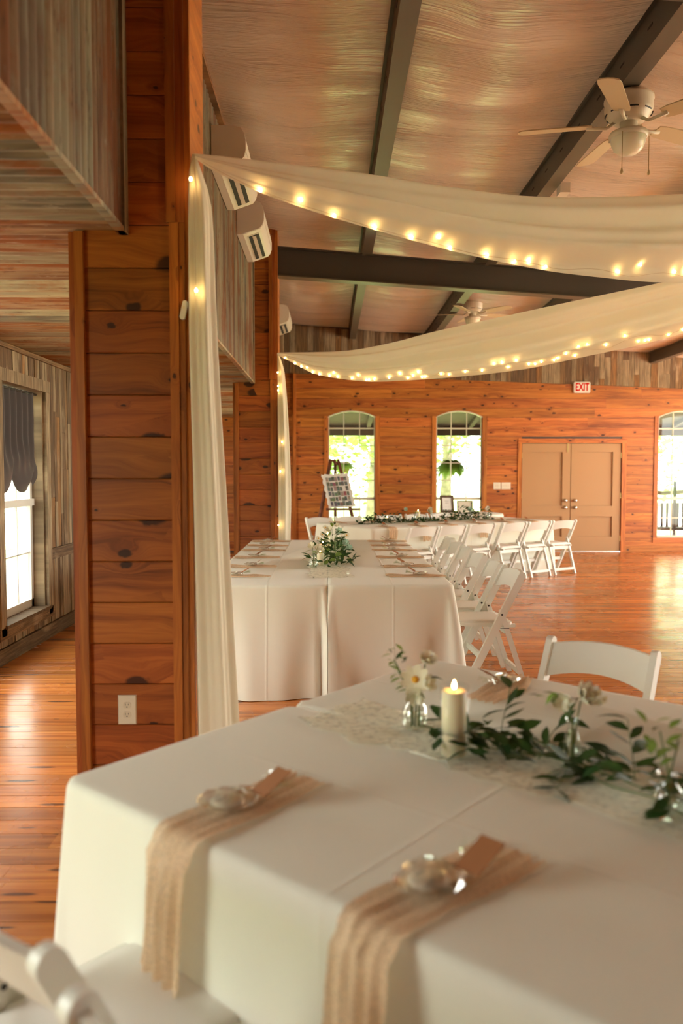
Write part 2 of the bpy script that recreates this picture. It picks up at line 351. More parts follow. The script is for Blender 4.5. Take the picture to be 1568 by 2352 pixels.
# ------------------------------------------------------------------ mesh helpers
class MB:
    def __init__(s): s.v = []; s.f = []
    def add(s, vs, fs):
        b = len(s.v); s.v += [tuple(x) for x in vs]; s.f += [tuple(i + b for i in f) for f in fs]; return s
    def box(s, x0, x1, y0, y1, z0, z1):
        v = [(x, y, z) for x in (x0, x1) for y in (y0, y1) for z in (z0, z1)]
        return s.add(v, [(0, 1, 3, 2), (4, 6, 7, 5), (0, 4, 5, 1), (2, 3, 7, 6), (0, 2, 6, 4), (1, 5, 7, 3)])
    def prism(s, poly, axis, d0, d1):
        # poly: 2-D points in the other two axes (ascending axis order); extruded from d0 to d1 along axis
        def mk(p, d):
            q = list(p); q.insert(axis, d); return q
        n = len(poly); v = [mk(p, d0) for p in poly] + [mk(p, d1) for p in poly]
        f = [tuple(range(n - 1, -1, -1)), tuple(range(n, 2 * n))] + [(i, (i + 1) % n, n + (i + 1) % n, n + i) for i in range(n)]
        return s.add(v, f)
    def tube(s, pts, r, n=8, caps=True):
        pts = [Vector(p) for p in pts]; rs = r if isinstance(r, (list, tuple)) else [r] * len(pts)
        vs = []; up = Vector((0, 0, 1))
        for i, p in enumerate(pts):
            t = (pts[min(i + 1, len(pts) - 1)] - pts[max(i - 1, 0)])
            t = t.normalized() if t.length > 1e-9 else Vector((0, 0, 1))
            a = up if abs(t.dot(up)) < 0.95 else Vector((1, 0, 0))
            x = t.cross(a).normalized(); y = t.cross(x).normalized()
            for k in range(n):
                an = 2 * math.pi * k / n; vs.append(p + (x * math.cos(an) + y * math.sin(an)) * rs[i])
        fs = [(i * n + k, i * n + (k + 1) % n, (i + 1) * n + (k + 1) % n, (i + 1) * n + k) for i in range(len(pts) - 1) for k in range(n)]
        if caps: fs += [tuple(range(n - 1, -1, -1)), tuple((len(pts) - 1) * n + k for k in range(n))]
        return s.add(vs, fs)
    def lathe(s, prof, n=20, c=(0, 0, 0), close=True):
        vs = [(c[0] + r * math.cos(2 * math.pi * k / n), c[1] + r * math.sin(2 * math.pi * k / n), c[2] + z) for r, z in prof for k in range(n)]
        fs = [(i * n + k, i * n + (k + 1) % n, (i + 1) * n + (k + 1) % n, (i + 1) * n + k) for i in range(len(prof) - 1) for k in range(n)]
        if close:
            if prof[0][0] > 1e-6: fs.append(tuple(range(n - 1, -1, -1)))
            if prof[-1][0] > 1e-6: fs.append(tuple((len(prof) - 1) * n + k for k in range(n)))
        return s.add(vs, fs)
    def grid(s, fn, nu, nv):
        vs = [fn(i / nu, j / nv) for i in range(nu + 1) for j in range(nv + 1)]
        fs = [(i * (nv + 1) + j, (i + 1) * (nv + 1) + j, (i + 1) * (nv + 1) + j + 1, i * (nv + 1) + j + 1) for i in range(nu) for j in range(nv)]
        return s.add(vs, fs)
    def mesh(s, name, mat, smooth=False):
        me = bpy.data.meshes.new(name); me.from_pydata(s.v, [], s.f); me.validate(); me.update()
        if mat is not None: me.materials.append(M[mat] if isinstance(mat, str) else mat)
        bm = bmesh.new(); bm.from_mesh(me); bmesh.ops.recalc_face_normals(bm, faces=bm.faces); bm.to_mesh(me); bm.free()
        if smooth:
            for p in me.polygons: p.use_smooth = True
        return me
    def build(s, name, mat, parent=None, smooth=False, world=False):
        if world and parent is not None:
            w = parent.location if parent.parent is None else parent.location + parent.parent.location
            s.v = [(x - w[0], y - w[1], z - w[2]) for x, y, z in s.v]
        return link(name, s.mesh(name, mat, smooth), parent)

def link(name, me, parent=None, loc=None, rot=None, scale=None):
    o = bpy.data.objects.new(name, me); COL.objects.link(o)
    if parent is not None: o.parent = parent
    if loc is not None: o.location = loc
    if rot is not None: o.rotation_euler = rot
    if scale is not None: o.scale = scale
    return o
def tag(o, label=None, cat=None, group=None, kind=None):
    if label: o['label'] = label
    if cat: o['category'] = cat
    if group: o['group'] = group
    if kind: o['kind'] = kind
    return o
def thing(name, label, cat, loc=(0, 0, 0), rotz=0.0, group=None):
    o = bpy.data.objects.new(name, None); COL.objects.link(o); o.empty_display_size = 0.1
    o.location = loc; o.rotation_euler = (0, 0, rotz); return tag(o, label, cat, group)
def struct(name, mb, mat, label=None, smooth=False):
    o = mb.build(name, mat, None, smooth); o['kind'] = 'structure'
    if label: o['label'] = label
    return o
def dup(root, loc, rotz, label=None, group=None):
    r = root.copy(); COL.objects.link(r); r.location = loc; r.rotation_euler = (0, 0, rotz)
    if label: r['label'] = label
    if group: r['group'] = group
    for ch in list(root.children):
        c = ch.copy(); COL.objects.link(c); c.parent = r
        for g in list(ch.children):
            d = g.copy(); COL.objects.link(d); d.parent = c
    return r
def text_mesh(txt, size, depth, mat, name):
    cu = bpy.data.curves.new('lettering', 'FONT'); cu.body = txt; cu.size = size; cu.extrude = depth; cu.align_x = 'CENTER'; cu.align_y = 'CENTER'; cu.offset = 0.004
    o = bpy.data.objects.new('lettering', cu); COL.objects.link(o)
    dg = bpy.context.evaluated_depsgraph_get(); me = bpy.data.meshes.new_from_object(o.evaluated_get(dg))
    bpy.data.objects.remove(o); me.name = name; me.materials.clear(); me.materials.append(M[mat]); return me
ORD = ['first', 'second', 'third', 'fourth', 'fifth', 'sixth', 'seventh', 'eighth']
def smoothstep(a, b, x):
    t = max(0.0, min(1.0, (x - a) / (b - a))); return t * t * (3 - 2 * t)
def lerp_pts(pts, x):
    if x <= pts[0][0]: return pts[0][1]
    for (x0, y0), (x1, y1) in zip(pts, pts[1:]):
        if x <= x1: return y0 + (y1 - y0) * (x - x0) / (x1 - x0)
    return pts[-1][1]
def spline(pts, x):
    # Catmull-Rom through (x, y) points
    n = len(pts)
    if x <= pts[0][0]: return pts[0][1]
    if x >= pts[-1][0]: return pts[-1][1]
    for i in range(n - 1):
        if x <= pts[i + 1][0]:
            x0, y0 = pts[i]; x1, y1 = pts[i + 1]; h = x1 - x0; t = (x - x0) / h
            m0 = (y1 - pts[i - 1][1]) / (x1 - pts[i - 1][0]) if i > 0 else (y1 - y0) / h
            m1 = (pts[i + 2][1] - y0) / (pts[i + 2][0] - x0) if i + 2 < n else (y1 - y0) / h
            return (2*t**3 - 3*t*t + 1) * y0 + (t**3 - 2*t*t + t) * h * m0 + (-2*t**3 + 3*t*t) * y1 + (t**3 - t*t) * h * m1

# ================================================================== FLOOR
PX0, PX1, PY0, PY1, PW = XL, 4.6, 1.3, 6.5, 0.13
fl = MB()
fl.box(XL - 0.3, XR + 0.2, YF - 0.3, PY0, -0.06, 0).box(XL - 0.3, XR + 0.2, PY1, YB + 0.2, -0.06, 0)
fl.box(PX1, XR + 0.2, PY0, PY1, -0.06, 0).box(XL - 0.3, PX1, PY0, PY1, -0.06, -0.014)
floor = struct('floor', fl, 'floor', 'glossy orange pine plank floor')
y = PY0
while y < PY1 - 0.01:
    x = PX0; y1 = min(y + PW, PY1)
    cuts = [PX0]; cx = PX0 + rnd.uniform(0.8, 2.6)
    while cx < PX1 - 0.6: cuts.append(cx); cx += rnd.uniform(2.0, 3.4)
    cuts.append(PX1)
    for a, b in zip(cuts, cuts[1:]):
        c = 0.0012
        MB().prism([(y + c, -0.014), (y1 - c, -0.014), (y1 - c, -0.002), (y1 - 2.2 * c, 0), (y + 2.2 * c, 0), (y + c, -0.002)], 0, a + 0.0006, b - 0.0006).build('plank', 'floor', floor)
    y = y1

# ================================================================== WALLS
def wall_with_holes(mb, axis, d0, d1, a0, a1, z0, z1, holes):
    # wall spanning a0..a1 along the other horizontal axis; holes (h0,h1,hz0,hz1)
    def put(p, q, lo, hi):
        if q - p < 1e-4 or hi - lo < 1e-4: return
        if axis == 1: mb.box(p, q, d0, d1, lo, hi)
        else: mb.box(d0, d1, p, q, lo, hi)
    cur = a0
    for h0, h1, hz0, hz1 in sorted(holes):
        put(cur, h0, z0, z1); put(h0, h1, z0, hz0); put(h0, h1, hz1, z1); cur = h1
    put(cur, a1, z0, z1)
DX0, DX1, DZ = 3.573, 5.446, 2.03
wb = MB()
wall_with_holes(wb, 1, YB + 0.018, YB + 0.14, XL - 0.2, XR + 0.2, 0, 4.5, [(a, b, WZ0, WZS + WRISE) for a, b in BACK_WINS] + [(DX0, DX1, 0.0, DZ)])
wall_back = struct('wall_back', wb, 'steel', 'knotty pine board wall with arched windows and double doors')
def bound(x): return 3.228 - 0.0371 * (x - 1.395)
PITCH = 0.177
Z0R = 2.5 - 14 * PITCH
def arc(x, a, b):
    m = (a + b) / 2; hw = (b - a) / 2; rad = (hw * hw + WRISE * WRISE) / (2 * WRISE)
    return WZS + WRISE - rad + math.sqrt(max(0, rad * rad - (x - m) ** 2))
def add_board(poly):
    dy = rnd.uniform(-0.0015, 0.0015)
    MB().prism(poly, 1, YB + dy, YB + 0.018).build('board', 'pine_x', wall_back)
k = -1
while True:
    z0 = Z0R + k * PITCH; z1 = z0 + PITCH; k += 1
    lo = max(z0, 0.0) + 0.0022; hi = z1 - 0.0022
    if z1 < 0.05: continue
    if lo > bound(XL): break
    # spans free of openings
    holes = []
    for a, b in BACK_WINS:
        if lo < WZS - 0.02 and hi > WZ0: holes.append((a, b, 'h'))
        elif lo < WZS + WRISE and hi >= WZS - 0.02: holes.append((a, b, 'arc'))
    if lo < DZ: holes.append((DX0, DX1, 'h'))
    holes.sort()
    cur = XL; spans = []
    for a, b, kind in holes:
        if kind == 'h': spans.append((cur, a)); cur = b
    spans.append((cur, XR))
    for s0, s1 in spans:
        cuts = [s0]
        if s1 - s0 > 2.2:
            c = s0 + rnd.uniform(0.8, 3.0)
            while c < s1 - 0.5:
                if all(not (a - 0.12 < c < b + 0.12) for a, b in BACK_WINS): cuts.append(c)
                c += rnd.uniform(1.6, 3.4)
        cuts.append(s1)
        for a, b in zip(cuts, cuts[1:]):
            a += 0.001; b -= 0.001
            if lo >= bound(b) - 0.004: 
                if lo >= bound(a) - 0.004: continue
                xe = 1.395 + (3.228 - lo) / 0.0371; b = min(b, xe)
            top = [(b, min(hi, bound(b)))]
            if bound(b) < hi < bound(a): top.append((1.395 + (3.228 - hi) / 0.0371, hi))
            top.append((a, min(hi, bound(a))))
            bot = [(a, lo)]
            for w0, w1, kind in holes:
                if kind == 'arc' and a < w0 and b > w1:
                    bot += [(w0, lo)]
                    for i in range(15):
                        xx = w0 + (w1 - w0) * i / 14
                        bot.append((xx, max(lo, arc(xx, w0, w1))))
                    bot += [(w1, lo)]
            bot.append((b, lo))
            poly = []
            for q in bot + top:
                if not poly or (abs(q[0] - poly[-1][0]) + abs(q[1] - poly[-1][1])) > 1e-5: poly.append(q)
            add_board(poly)
# weathered vertical slats above the pine
x = -1.2
while x < 8.9:
    w = rnd.choice((0.095, 0.105, 0.115, 0.12)); zt = 4.28; zb = bound(x + w / 2) + 0.004
    cuts = [zb] + sorted(rnd.uniform(zb + 0.12, zt - 0.1) for _ in range(rnd.choice((0, 1, 1, 2)))) + [ceil_z(x) - 0.03]
    for a, b in zip(cuts, cuts[1:]):
        if b - a > 0.03:
            d = rnd.uniform(0, 0.006)
            MB().box(x + 0.002, x + w - 0.003, YB - 0.006 + d, YB + 0.018, a + 0.001, b - 0.001).build('slat', 'recl_bz', wall_back)
    x += w

wl = MB()
wall_with_holes(wl, 0, XL - 0.16, XL, YF, YB + 0.14, 0, 4.5, [(a, b, 0.29, 2.2) for a, b in LEFT_WINS])
wall_left = struct('wall_left', wl, 'recl_z', 'reclaimed grey-brown board wall of the side aisle')
WY0, WY1 = LEFT_WINS[0]
def left_boards(y0, y1, z0, z1):
    y = y0
    while y < y1 - 0.005:
        w = min(rnd.uniform(0.05, 0.095), y1 - y); cuts = [z0]
        if z1 - z0 > 0.6:
            for _ in range(rnd.choice((0, 1, 1, 2))): cuts.append(rnd.uniform(z0 + 0.15, z1 - 0.15))
        cuts = sorted(cuts) + [z1]
        for a, b in zip(cuts, cuts[1:]):
            if b - a > 0.02:
                MB().box(XL, XL + rnd.uniform(0.010, 0.018), y + 0.0015, y + w - 0.0015, a + 0.001, b - 0.001).build('board', 'recl_z', wall_left)
        y += w
left_boards(7.24, 8.7, 0.80, ZS - 0.03); left_boards(7.24, 8.7, 0.13, 0.70)
left_boards(5.75, 7.24, 2.30, ZS - 0.03); left_boards(5.75, 6.1, 0.80, 2.30); left_boards(5.75, 7.24, 0.13, 0.19); left_boards(5.75, 6.1, 0.19, 0.70)
for (y0, y1, z0, z1, d) in [(7.24, 8.7, 0.70, 0.80, 0.03), (5.75, 6.1, 0.70, 0.80, 0.03)]:
    MB().box(XL, XL + d, y0, y1, z0, z1).build('chair_rail', 'recl_y', wall_left)
for (y0, y1) in ((5.0, 6.05), (6.05, 7.35), (7.35, 9.0)):
    o = MB().box(XL, XL + 0.028, y0 + 0.002, y1 - 0.002, 0, 0.125).build('baseboard_left', 'recl_y'); o['kind'] = 'structure'
# window in the side aisle
w4 = thing('window_4', 'white sash window in the reclaimed wood aisle wall', None, (XL, 6.67, 0.29)); w4['kind'] = 'structure'
for nm, bx in [('casing', (XL, XL + 0.035, WY1, WY1 + 0.10, 0.22, 2.30)), ('casing', (XL, XL + 0.035, WY0 - 0.10, WY0, 0.22, 2.30)),
               ('casing', (XL, XL + 0.04, WY0 - 0.10, WY1 + 0.10, 2.20, 2.30)), ('apron', (XL, XL + 0.035, WY0 - 0.12, WY1 + 0.14, 0.19, 0.285)),
               ('jamb', (XL - 0.14, XL + 0.002, WY1 - 0.02, WY1 - 0.001, 0.29, 2.2)), ('jamb', (XL - 0.14, XL + 0.002, WY0 + 0.001, WY0 + 0.02, 0.29, 2.2)), ('sill', (XL - 0.14, XL + 0.05, WY0 - 0.03, WY1 + 0.03, 0.275, 0.30))]:
    MB().box(*bx).build(nm, 'recl_y' if nm in ('apron',) else 'recl_z', w4, world=True)
sx0, sx1 = XL - 0.135, XL - 0.095
sf = MB(); a, b = WY0 + 0.02, WY1 - 0.02
sf.box(sx0, sx1, a, a + 0.05, 0.30, 2.2).box(sx0, sx1, b - 0.05, b, 0.30, 2.2).box(sx0, sx1, a, b, 0.30, 0.37).box(sx0, sx1, a, b, 2.14, 2.2).box(sx0, sx1 + 0.02, a, b, 1.20, 1.26)
sf.build('sash_frame', 'whiteplastic', w4, world=True)
for (z0, z1) in ((0.37, 1.20), (1.26, 2.14)):
    zm = (z0 + z1) / 2
    MB().box(sx0 + 0.008, sx1 - 0.012, a + 0.05, b - 0.05, zm - 0.006, zm + 0.006).build('muntin', 'whiteplastic', w4, world=True)
    for i in range(1, 3):
        ym = a + 0.05 + (b - a - 0.1) * i / 3
        MB().box(sx0 + 0.008, sx1 - 0.012, ym - 0.006, ym + 0.006, z0, z1).build('muntin', 'whiteplastic', w4, world=True)
    for i in range(3):
        for (q0, q1) in ((z0, zm), (zm, z1)):
            p0 = a + 0.05 + (b - a - 0.1) * i / 3; p1 = a + 0.05 + (b - a - 0.1) * (i + 1) / 3
            MB().box(sx0 + 0.014, sx0 + 0.017, p0, p1, q0, q1).build('pane', 'pane', w4, world=True)

wr = MB(); wall_with_holes(wr, 0, XR, XR + 0.16, YF, YB + 0.14, 0, 4.5, [(a, b, RZ0, RZ1) for a, b in RIGHT_WINS]); struct('wall_right', wr, 'pine_xy')
wf = MB(); wall_with_holes(wf, 1, YF - 0.16, YF, XL - 0.2, XR + 0.2, 0, 4.5, [(a, b, RZ0, RZ1) for a, b in REAR_WINS]); struct('wall_rear', wf, 'pine_x')

# arched windows of the back wall
ROWS = [2.30, 1.98, 1.66, 1.335, 0.995, 0.63]
for wi, (a, b) in enumerate(BACK_WINS):
    w = thing('window_%d' % (wi + 1), None, None, ((a + b) / 2, YB, WZ0)); w['kind'] = 'structure'
    w['label'] = ['arched grid window behind the photo easel', 'arched grid window with a hanging fern outside', 'arched grid window beyond the double doors'][wi]
    fy0, fy1 = YB + 0.03, YB + 0.075; fw = 0.026
    fr = MB(); fr.box(a, a + fw, fy0, fy1, WZ0, WZS).box(b - fw, b, fy0, fy1, WZ0, WZS).box(a, b, fy0, fy1, WZ0, WZ0 + 0.04)
    N = 16
    for i in range(N):
        xa = a + (b - a) * i / N; xb = a + (b - a) * (i + 1) / N; za, zb = arc(xa, a, b), arc(xb, a, b)
        fr.prism([(xa, za - 0.02), (xb, zb - 0.02), (xb, zb), (xa, za)], 1, YB - 0.008, fy1)
    fr.box(a, b, fy0, fy1, ROWS[4] - 0.026, ROWS[4] + 0.026)
    fr.build('window_frame', 'vinylwin', w, world=True)
    cols = [a + fw] + [a + (b - a) * i / 3 for i in (1, 2)] + [b - fw]
    for i in (1, 2):
        MB().box(cols[i] - 0.008, cols[i] + 0.008, fy0 + 0.005, fy1 - 0.01, WZ0 + 0.04, arc(cols[i], a, b) - 0.01).build('muntin', 'vinylwin', w, world=True)
    for z in ROWS[:4] + ROWS[5:]:
        hh = 0.012 if z == ROWS[0] else 0.007
        MB().box(a + fw, b - fw, fy0 + 0.006, fy1 - 0.012, z - hh, z + hh).build('muntin', 'vinylwin', w, world=True)
    zs = [WZS] + ROWS + [WZ0 + 0.04]
    for i in range(3):
        p0, p1 = cols[i], cols[i + 1]
        for q1, q0 in zip(zs, zs[1:]):
            MB().box(p0, p1, YB + 0.048, YB + 0.051, q0, q1).build('pane', 'pane', w, world=True)
        poly = [(p0, WZS), (p1, WZS)] + [(p1 + (p0 - p1) * j / 6, arc(p1 + (p0 - p1) * j / 6, a, b) - 0.01) for j in range(7)]
        MB().prism(poly, 1, YB + 0.048, YB + 0.051).build('pane', 'pane', w, world=True)
    for (c0, c1) in ((a - 0.072, a - 0.001), (b + 0.001, b + 0.085)):
        MB().box(c0, c1, YB - 0.016, YB + 0.03, WZ0 - 0.06, WZS + 0.012).build('casing', 'pine_z', w, world=True)
    MB().box(a - 0.072, b + 0.085, YB - 0.02, YB + 0.03, WZ0 - 0.09, WZ0 - 0.002).build('sill', 'pine_x', w, world=True)
    for xx in (a, b):
        MB().box(xx - 0.006, xx + 0.006, YB + 0.001, YB + 0.14, WZ0, WZS).build('jamb', 'pine_z', w, world=True)

# double doors
def make_door(n, x0, x1, knob_x, label):
    d = thing('door_%d' % n, label, None, ((x0 + x1) / 2, YB, 0)); d['kind'] = 'structure'
    yf = YB + 0.012
    MB().box(x0, x1, yf + 0.024, yf + 0.045, 0.012, DZ - 0.012).build('panel', 'door', d, world=True)
    MB().box(x0 - 0.012, x1 + 0.012, yf + 0.046, yf + 0.060, 0.02, DZ).build('door_stop', 'door', d, world=True)
    st = MB(); t = 0.15
    for q in ((x0, x0 + t, 0.012, DZ - 0.012), (x1 - t, x1, 0.012, DZ - 0.012), (x0 + t, x1 - t, 0.012, 0.28), (x0 + t, x1 - t, 0.66, 0.86), (x0 + t, x1 - t, DZ - 0.165, DZ - 0.012)):
        st.box(q[0], q[1], yf - 0.006, yf + 0.025, q[2], q[3])
    st.build('door_rail', 'door', d, world=True)
    for z in (0.83, 0.96):
        k = MB(); k.lathe([(0.0, 0), (0.028, 0.0), (0.03, 0.006), (0.014, 0.012), (0.014, 0.03), (0.026, 0.036), (0.029, 0.05), (0.02, 0.062), (0.0, 0.064)], 14)
        k.v = [(knob_x + p[0], yf - 0.006 - p[2], z + p[1]) for p in k.v]
        k.build('knob', 'nickel', d, True, world=True)
    return d
xm = 4.497
dl = make_door(1, DX0 + 0.012, xm - 0.006, xm - 0.10, 'tan panelled door with hinges beside the white chairs')
dr = make_door(2, xm + 0.006, DX1 - 0.012, xm + 0.085, 'tan panelled door nearer the third window')
for z0, z1 in ((1.86, 2.035), (0.0, 0.19)):
    MB().box(xm - 0.075, xm - 0.055, YB - 0.006, YB + 0.006, z0, z1).build('surface_bolt', 'brass', dl, world=True)
for d, xh in ((dl, DX0 + 0.008), (dr, DX1 - 0.008)):
    for z in (0.25, 1.05, 1.8): MB().box(xh - 0.008, xh + 0.008, YB - 0.002, YB + 0.01, z - 0.05, z + 0.05).build('hinge', 'brass', d, world=True)
tr = thing('trim_1', 'pine casing around the double doors', None, ((DX0 + DX1) / 2, YB, 0)); tr['kind'] = 'structure'
MB().box(DX0 - 0.07, DX0, YB - 0.02, YB + 0.02, 0, DZ + 0.0).build('casing', 'pine_z', tr, world=True)
MB().box(DX1, DX1 + 0.085, YB - 0.02, YB + 0.02, 0, DZ + 0.0).build('casing', 'pine_z', tr, world=True)
MB().box(DX0 - 0.07, DX1 + 0.085, YB - 0.021, YB + 0.02, DZ, DZ + 0.08).build('casing', 'pine_x', tr, world=True)
MB().box(DX0, DX1, YB - 0.01, YB + 0.14, 0.0, 0.010).build('threshold', 'nickel', tr, world=True)
o = MB().box(-0.69, -0.62, YB - 0.05, YB, 0, 3.3).build('trim_2', 'pine_z'); tag(o, 'upright pine trim on the back wall by the aisle', kind='structure')
MB().box(-0.665, -0.645, YB - 0.066, YB - 0.05, 0, 3.3).build('trim_strip', 'pine_z', o)
tb = MB().box(5.535, XR, YB - 0.018, YB, 0, 0.10).build('baseboard_back', 'pine_x'); tb['kind'] = 'structure'

# ================================================================== PILLARS
def pillar(y0, label):
    x0, x1 = -1.06, -0.585
    c = MB(); c.box(x0, x1, y0 + 0.016, y0 + 0.38, 0, ZS - 0.01).box(-0.868, x1, y0 + 0.016, y0 + 0.38, ZS - 0.01, 4.28)
    p = struct('pillar', c, 'pine_xy', label)
    z = 2.353 - 14 * 0.1767
    while z < 4.25:
        lo, hi = max(z, 0) + 0.0012, z + 0.1767 - 0.0012; c = 0.003
        if hi > 0.02:
            xa = -1.03 if hi < ZS + 0.06 else -0.868
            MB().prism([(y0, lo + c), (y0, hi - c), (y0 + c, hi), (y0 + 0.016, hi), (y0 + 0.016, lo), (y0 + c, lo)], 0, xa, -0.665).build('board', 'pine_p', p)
        z += 0.1767
    for (a, b, d, z0, z1) in [(-1.09, -1.063, 0.006, 0, ZS - 0.012), (-1.063, -1.026, 0.024, 0, ZS - 0.012), (-0.668, -0.631, 0.022, 0, 2.535), (-0.631, -0.605, 0.014, 0, 2.535),
                              (-0.680, -0.641, 0.020, 2.537, 4.22), (-0.641, -0.605, 0.012, 2.537, 4.22), (-0.605, -0.581, 0.004, 0, 4.2)]:
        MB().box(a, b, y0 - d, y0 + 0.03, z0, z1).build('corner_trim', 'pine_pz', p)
    return p
P1Y, P2Y = 3.4, 9.05
pil1 = pillar(P1Y, 'knotty pine pillar with an outlet beside the near drape')
pil2 = pillar(P2Y, 'knotty pine pillar at the far end of the middle table')

# ================================================================== CORRUGATED METAL
def corr_v(y0, y1, z0, z1, parent):   # upright sheet on the bulkhead face
    lap = rnd.choice((0.0, 0.0015)); y1 += 0.03 if y1 < P1Y - 0.1 or P1Y + 0.2 < y1 < P2Y - 0.1 or P2Y + 0.2 < y1 < YB - 0.1 else 0.0
    n = max(8, int((y1 - y0) / 0.068 * 6)); m = MB(); ph = 0.0
    m.grid(lambda u, v: (XB + lap + 0.010 * math.sin(2 * math.pi * (y0 + (y1 - y0) * u) / 0.068 + ph), y0 + (y1 - y0) * u, z0 + (z1 - z0) * v), n, 1)
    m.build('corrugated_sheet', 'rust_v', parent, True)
def corr_h(y0, y1, parent, dz):
    y1 += 0.035; n = max(8, int((y1 - y0) / 0.068 * 6)); m = MB(); ph = 0.0
    m.grid(lambda u, v: (XL + 0.0 + (XB - XL) * v, y0 + (y1 - y0) * u, ZS + dz + 0.009 * math.sin(2 * math.pi * (y0 + (y1 - y0) * u) / 0.068 + ph)), n, 1)
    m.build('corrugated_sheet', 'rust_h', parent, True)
def bulkhead(y0, y1, label):
    b = struct('wall_bulkhead', MB().box(XB - 0.10, XB - 0.02, y0, y1, ZS + 0.03, 4.3), 'steel', label)
    y = y0
    while y < y1 - 0.05:
        ye = min(y + rnd.choice((0.34, 0.5, 0.61)), y1); corr_v(y, ye, ZS - 0.008, 4.22, b); y = ye
    MB().box(XB - 0.02, XB + 0.018, y0, y1, ZS - 0.022, ZS - 0.004).build('edge_trim', 'rust_h', b)
    MB().box(XB - 0.012, XB + 0.022, y1 - 0.06, y1, ZS - 0.022, 4.22).build('edge_trim', 'recl_z', b)
    MB().box(XB, XB + 0.05, y0, y1, 4.17, 4.23).build('top_rail', 'recl_y', b)
bulkhead(-2.0, P1Y, 'rusty corrugated bulkhead running up to the near pillar')
bulkhead(P1Y + 0.38, P2Y, 'rusty corrugated bulkhead carrying two air conditioners')
bulkhead(P2Y + 0.38, YB, 'rusty corrugated bulkhead beyond the far pillar')
soff = struct('ceiling_soffit', MB().box(XL, XB - 0.01, YF, YB, ZS + 0.05, ZS + 0.08), 'steel', 'rusted corrugated ceiling over the side aisle')
y = -1.0
while y < YB - 0.05:
    ye = min(y + 0.61, YB); corr_h(y, ye, soff, (0.0, 0.0015)[int(round(y / 0.61)) % 2]); y = ye
MB().box(XL, XL + 0.035, 4.6, 9.5, ZS - 0.045, ZS - 0.008).build('edge_trim', 'recl_y', soff)

# ================================================================== CEILING AND STEEL
PUR = [-1.02 + 1.39 * i for i in range(8)]
ceiling = struct('ceiling', MB().box(XL - 0.2, XR + 0.2, YF - 0.2, YB + 0.2, 4.62, 4.66), 'steel', 'white vinyl insulation sagging between dark purlins')
for i, x0 in enumerate(PUR):
    x1 = x0 + 1.39; ny = 150
    def cp(u, v, x0=x0, x1=x1, i=i):
        x = x0 + (x1 - x0) * v; y = YF + (YB - YF) * u
        s = math.sin(math.pi * v)
        bay = 0.5 + 0.5 * math.sin(y * 1.15 + i * 1.7)
        sag = 0.055 * s * (0.7 + 0.5 * bay) + 0.012 * s * math.sin(y * 9 + 3 * v + i) + 0.02 * mnoise.noise(Vector((x * 0.8, y * 1.3, i)))
        sag += 0.05 * s * smoothstep(YB - 0.9, YB, y) * -0.4
        return (x, y, ceil_z(x) + 0.0 - sag)
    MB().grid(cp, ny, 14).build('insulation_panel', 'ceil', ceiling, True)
for i, x in enumerate(PUR):
    if i == 0: continue
    zc = ceil_z(x)
    p = struct('purlin', MB().prism([(x, zc - 0.20), (x + 0.004, zc - 0.20), (x + 0.004, zc + 0.03), (x, zc + 0.03)], 1, YF, YB), 'steel', 'dark steel roof purlin')
    MB().prism([(x - 0.002, zc - 0.204), (x + 0.11, zc - 0.206), (x + 0.11, zc - 0.190), (x + 0.106, zc - 0.202), (x, zc - 0.200)], 1, YF, YB).build('flange', 'steel2', p)
    MB().prism([(x - 0.022, zc - 0.012), (x, zc - 0.012), (x, zc + 0.03), (x - 0.022, zc + 0.03)], 1, YF, YB).build('flange', 'steel', p)
    if i in (1, 2, 3):
        y = 1.5
        while y < 14.5:
            MB().box(x - 0.0015, x + 0.002, y, y + 0.07, zc - 0.10, zc - 0.088).build('slot', 'black', p); y += 0.42
def rafter(y):
    def zt(x): return 4.017 - 0.078 * (x + 0.61)
    def zb(x): return 3.712 - 0.066 * (x + 0.61)
    a, b = -0.585, XR
    m = MB().prism([(a, zb(a)), (b, zb(b)), (b, zt(b)), (a, zt(a))], 1, y + 0.06, y + 0.075)
    r = struct('roof_rafter', m, 'steel', 'dark steel rafter crossing the hall')
    for f, t0 in ((zb, -0.012), (zt, 0.0)):
        MB().prism([(a, f(a) + t0), (b, f(b) + t0), (b, f(b) + t0 + 0.012), (a, f(a) + t0 + 0.012)], 1, y, y + 0.15).build('flange', 'steel2' if t0 else 'steel', r)
rafter(P2Y + 0.03); rafter(P1Y + 0.03)

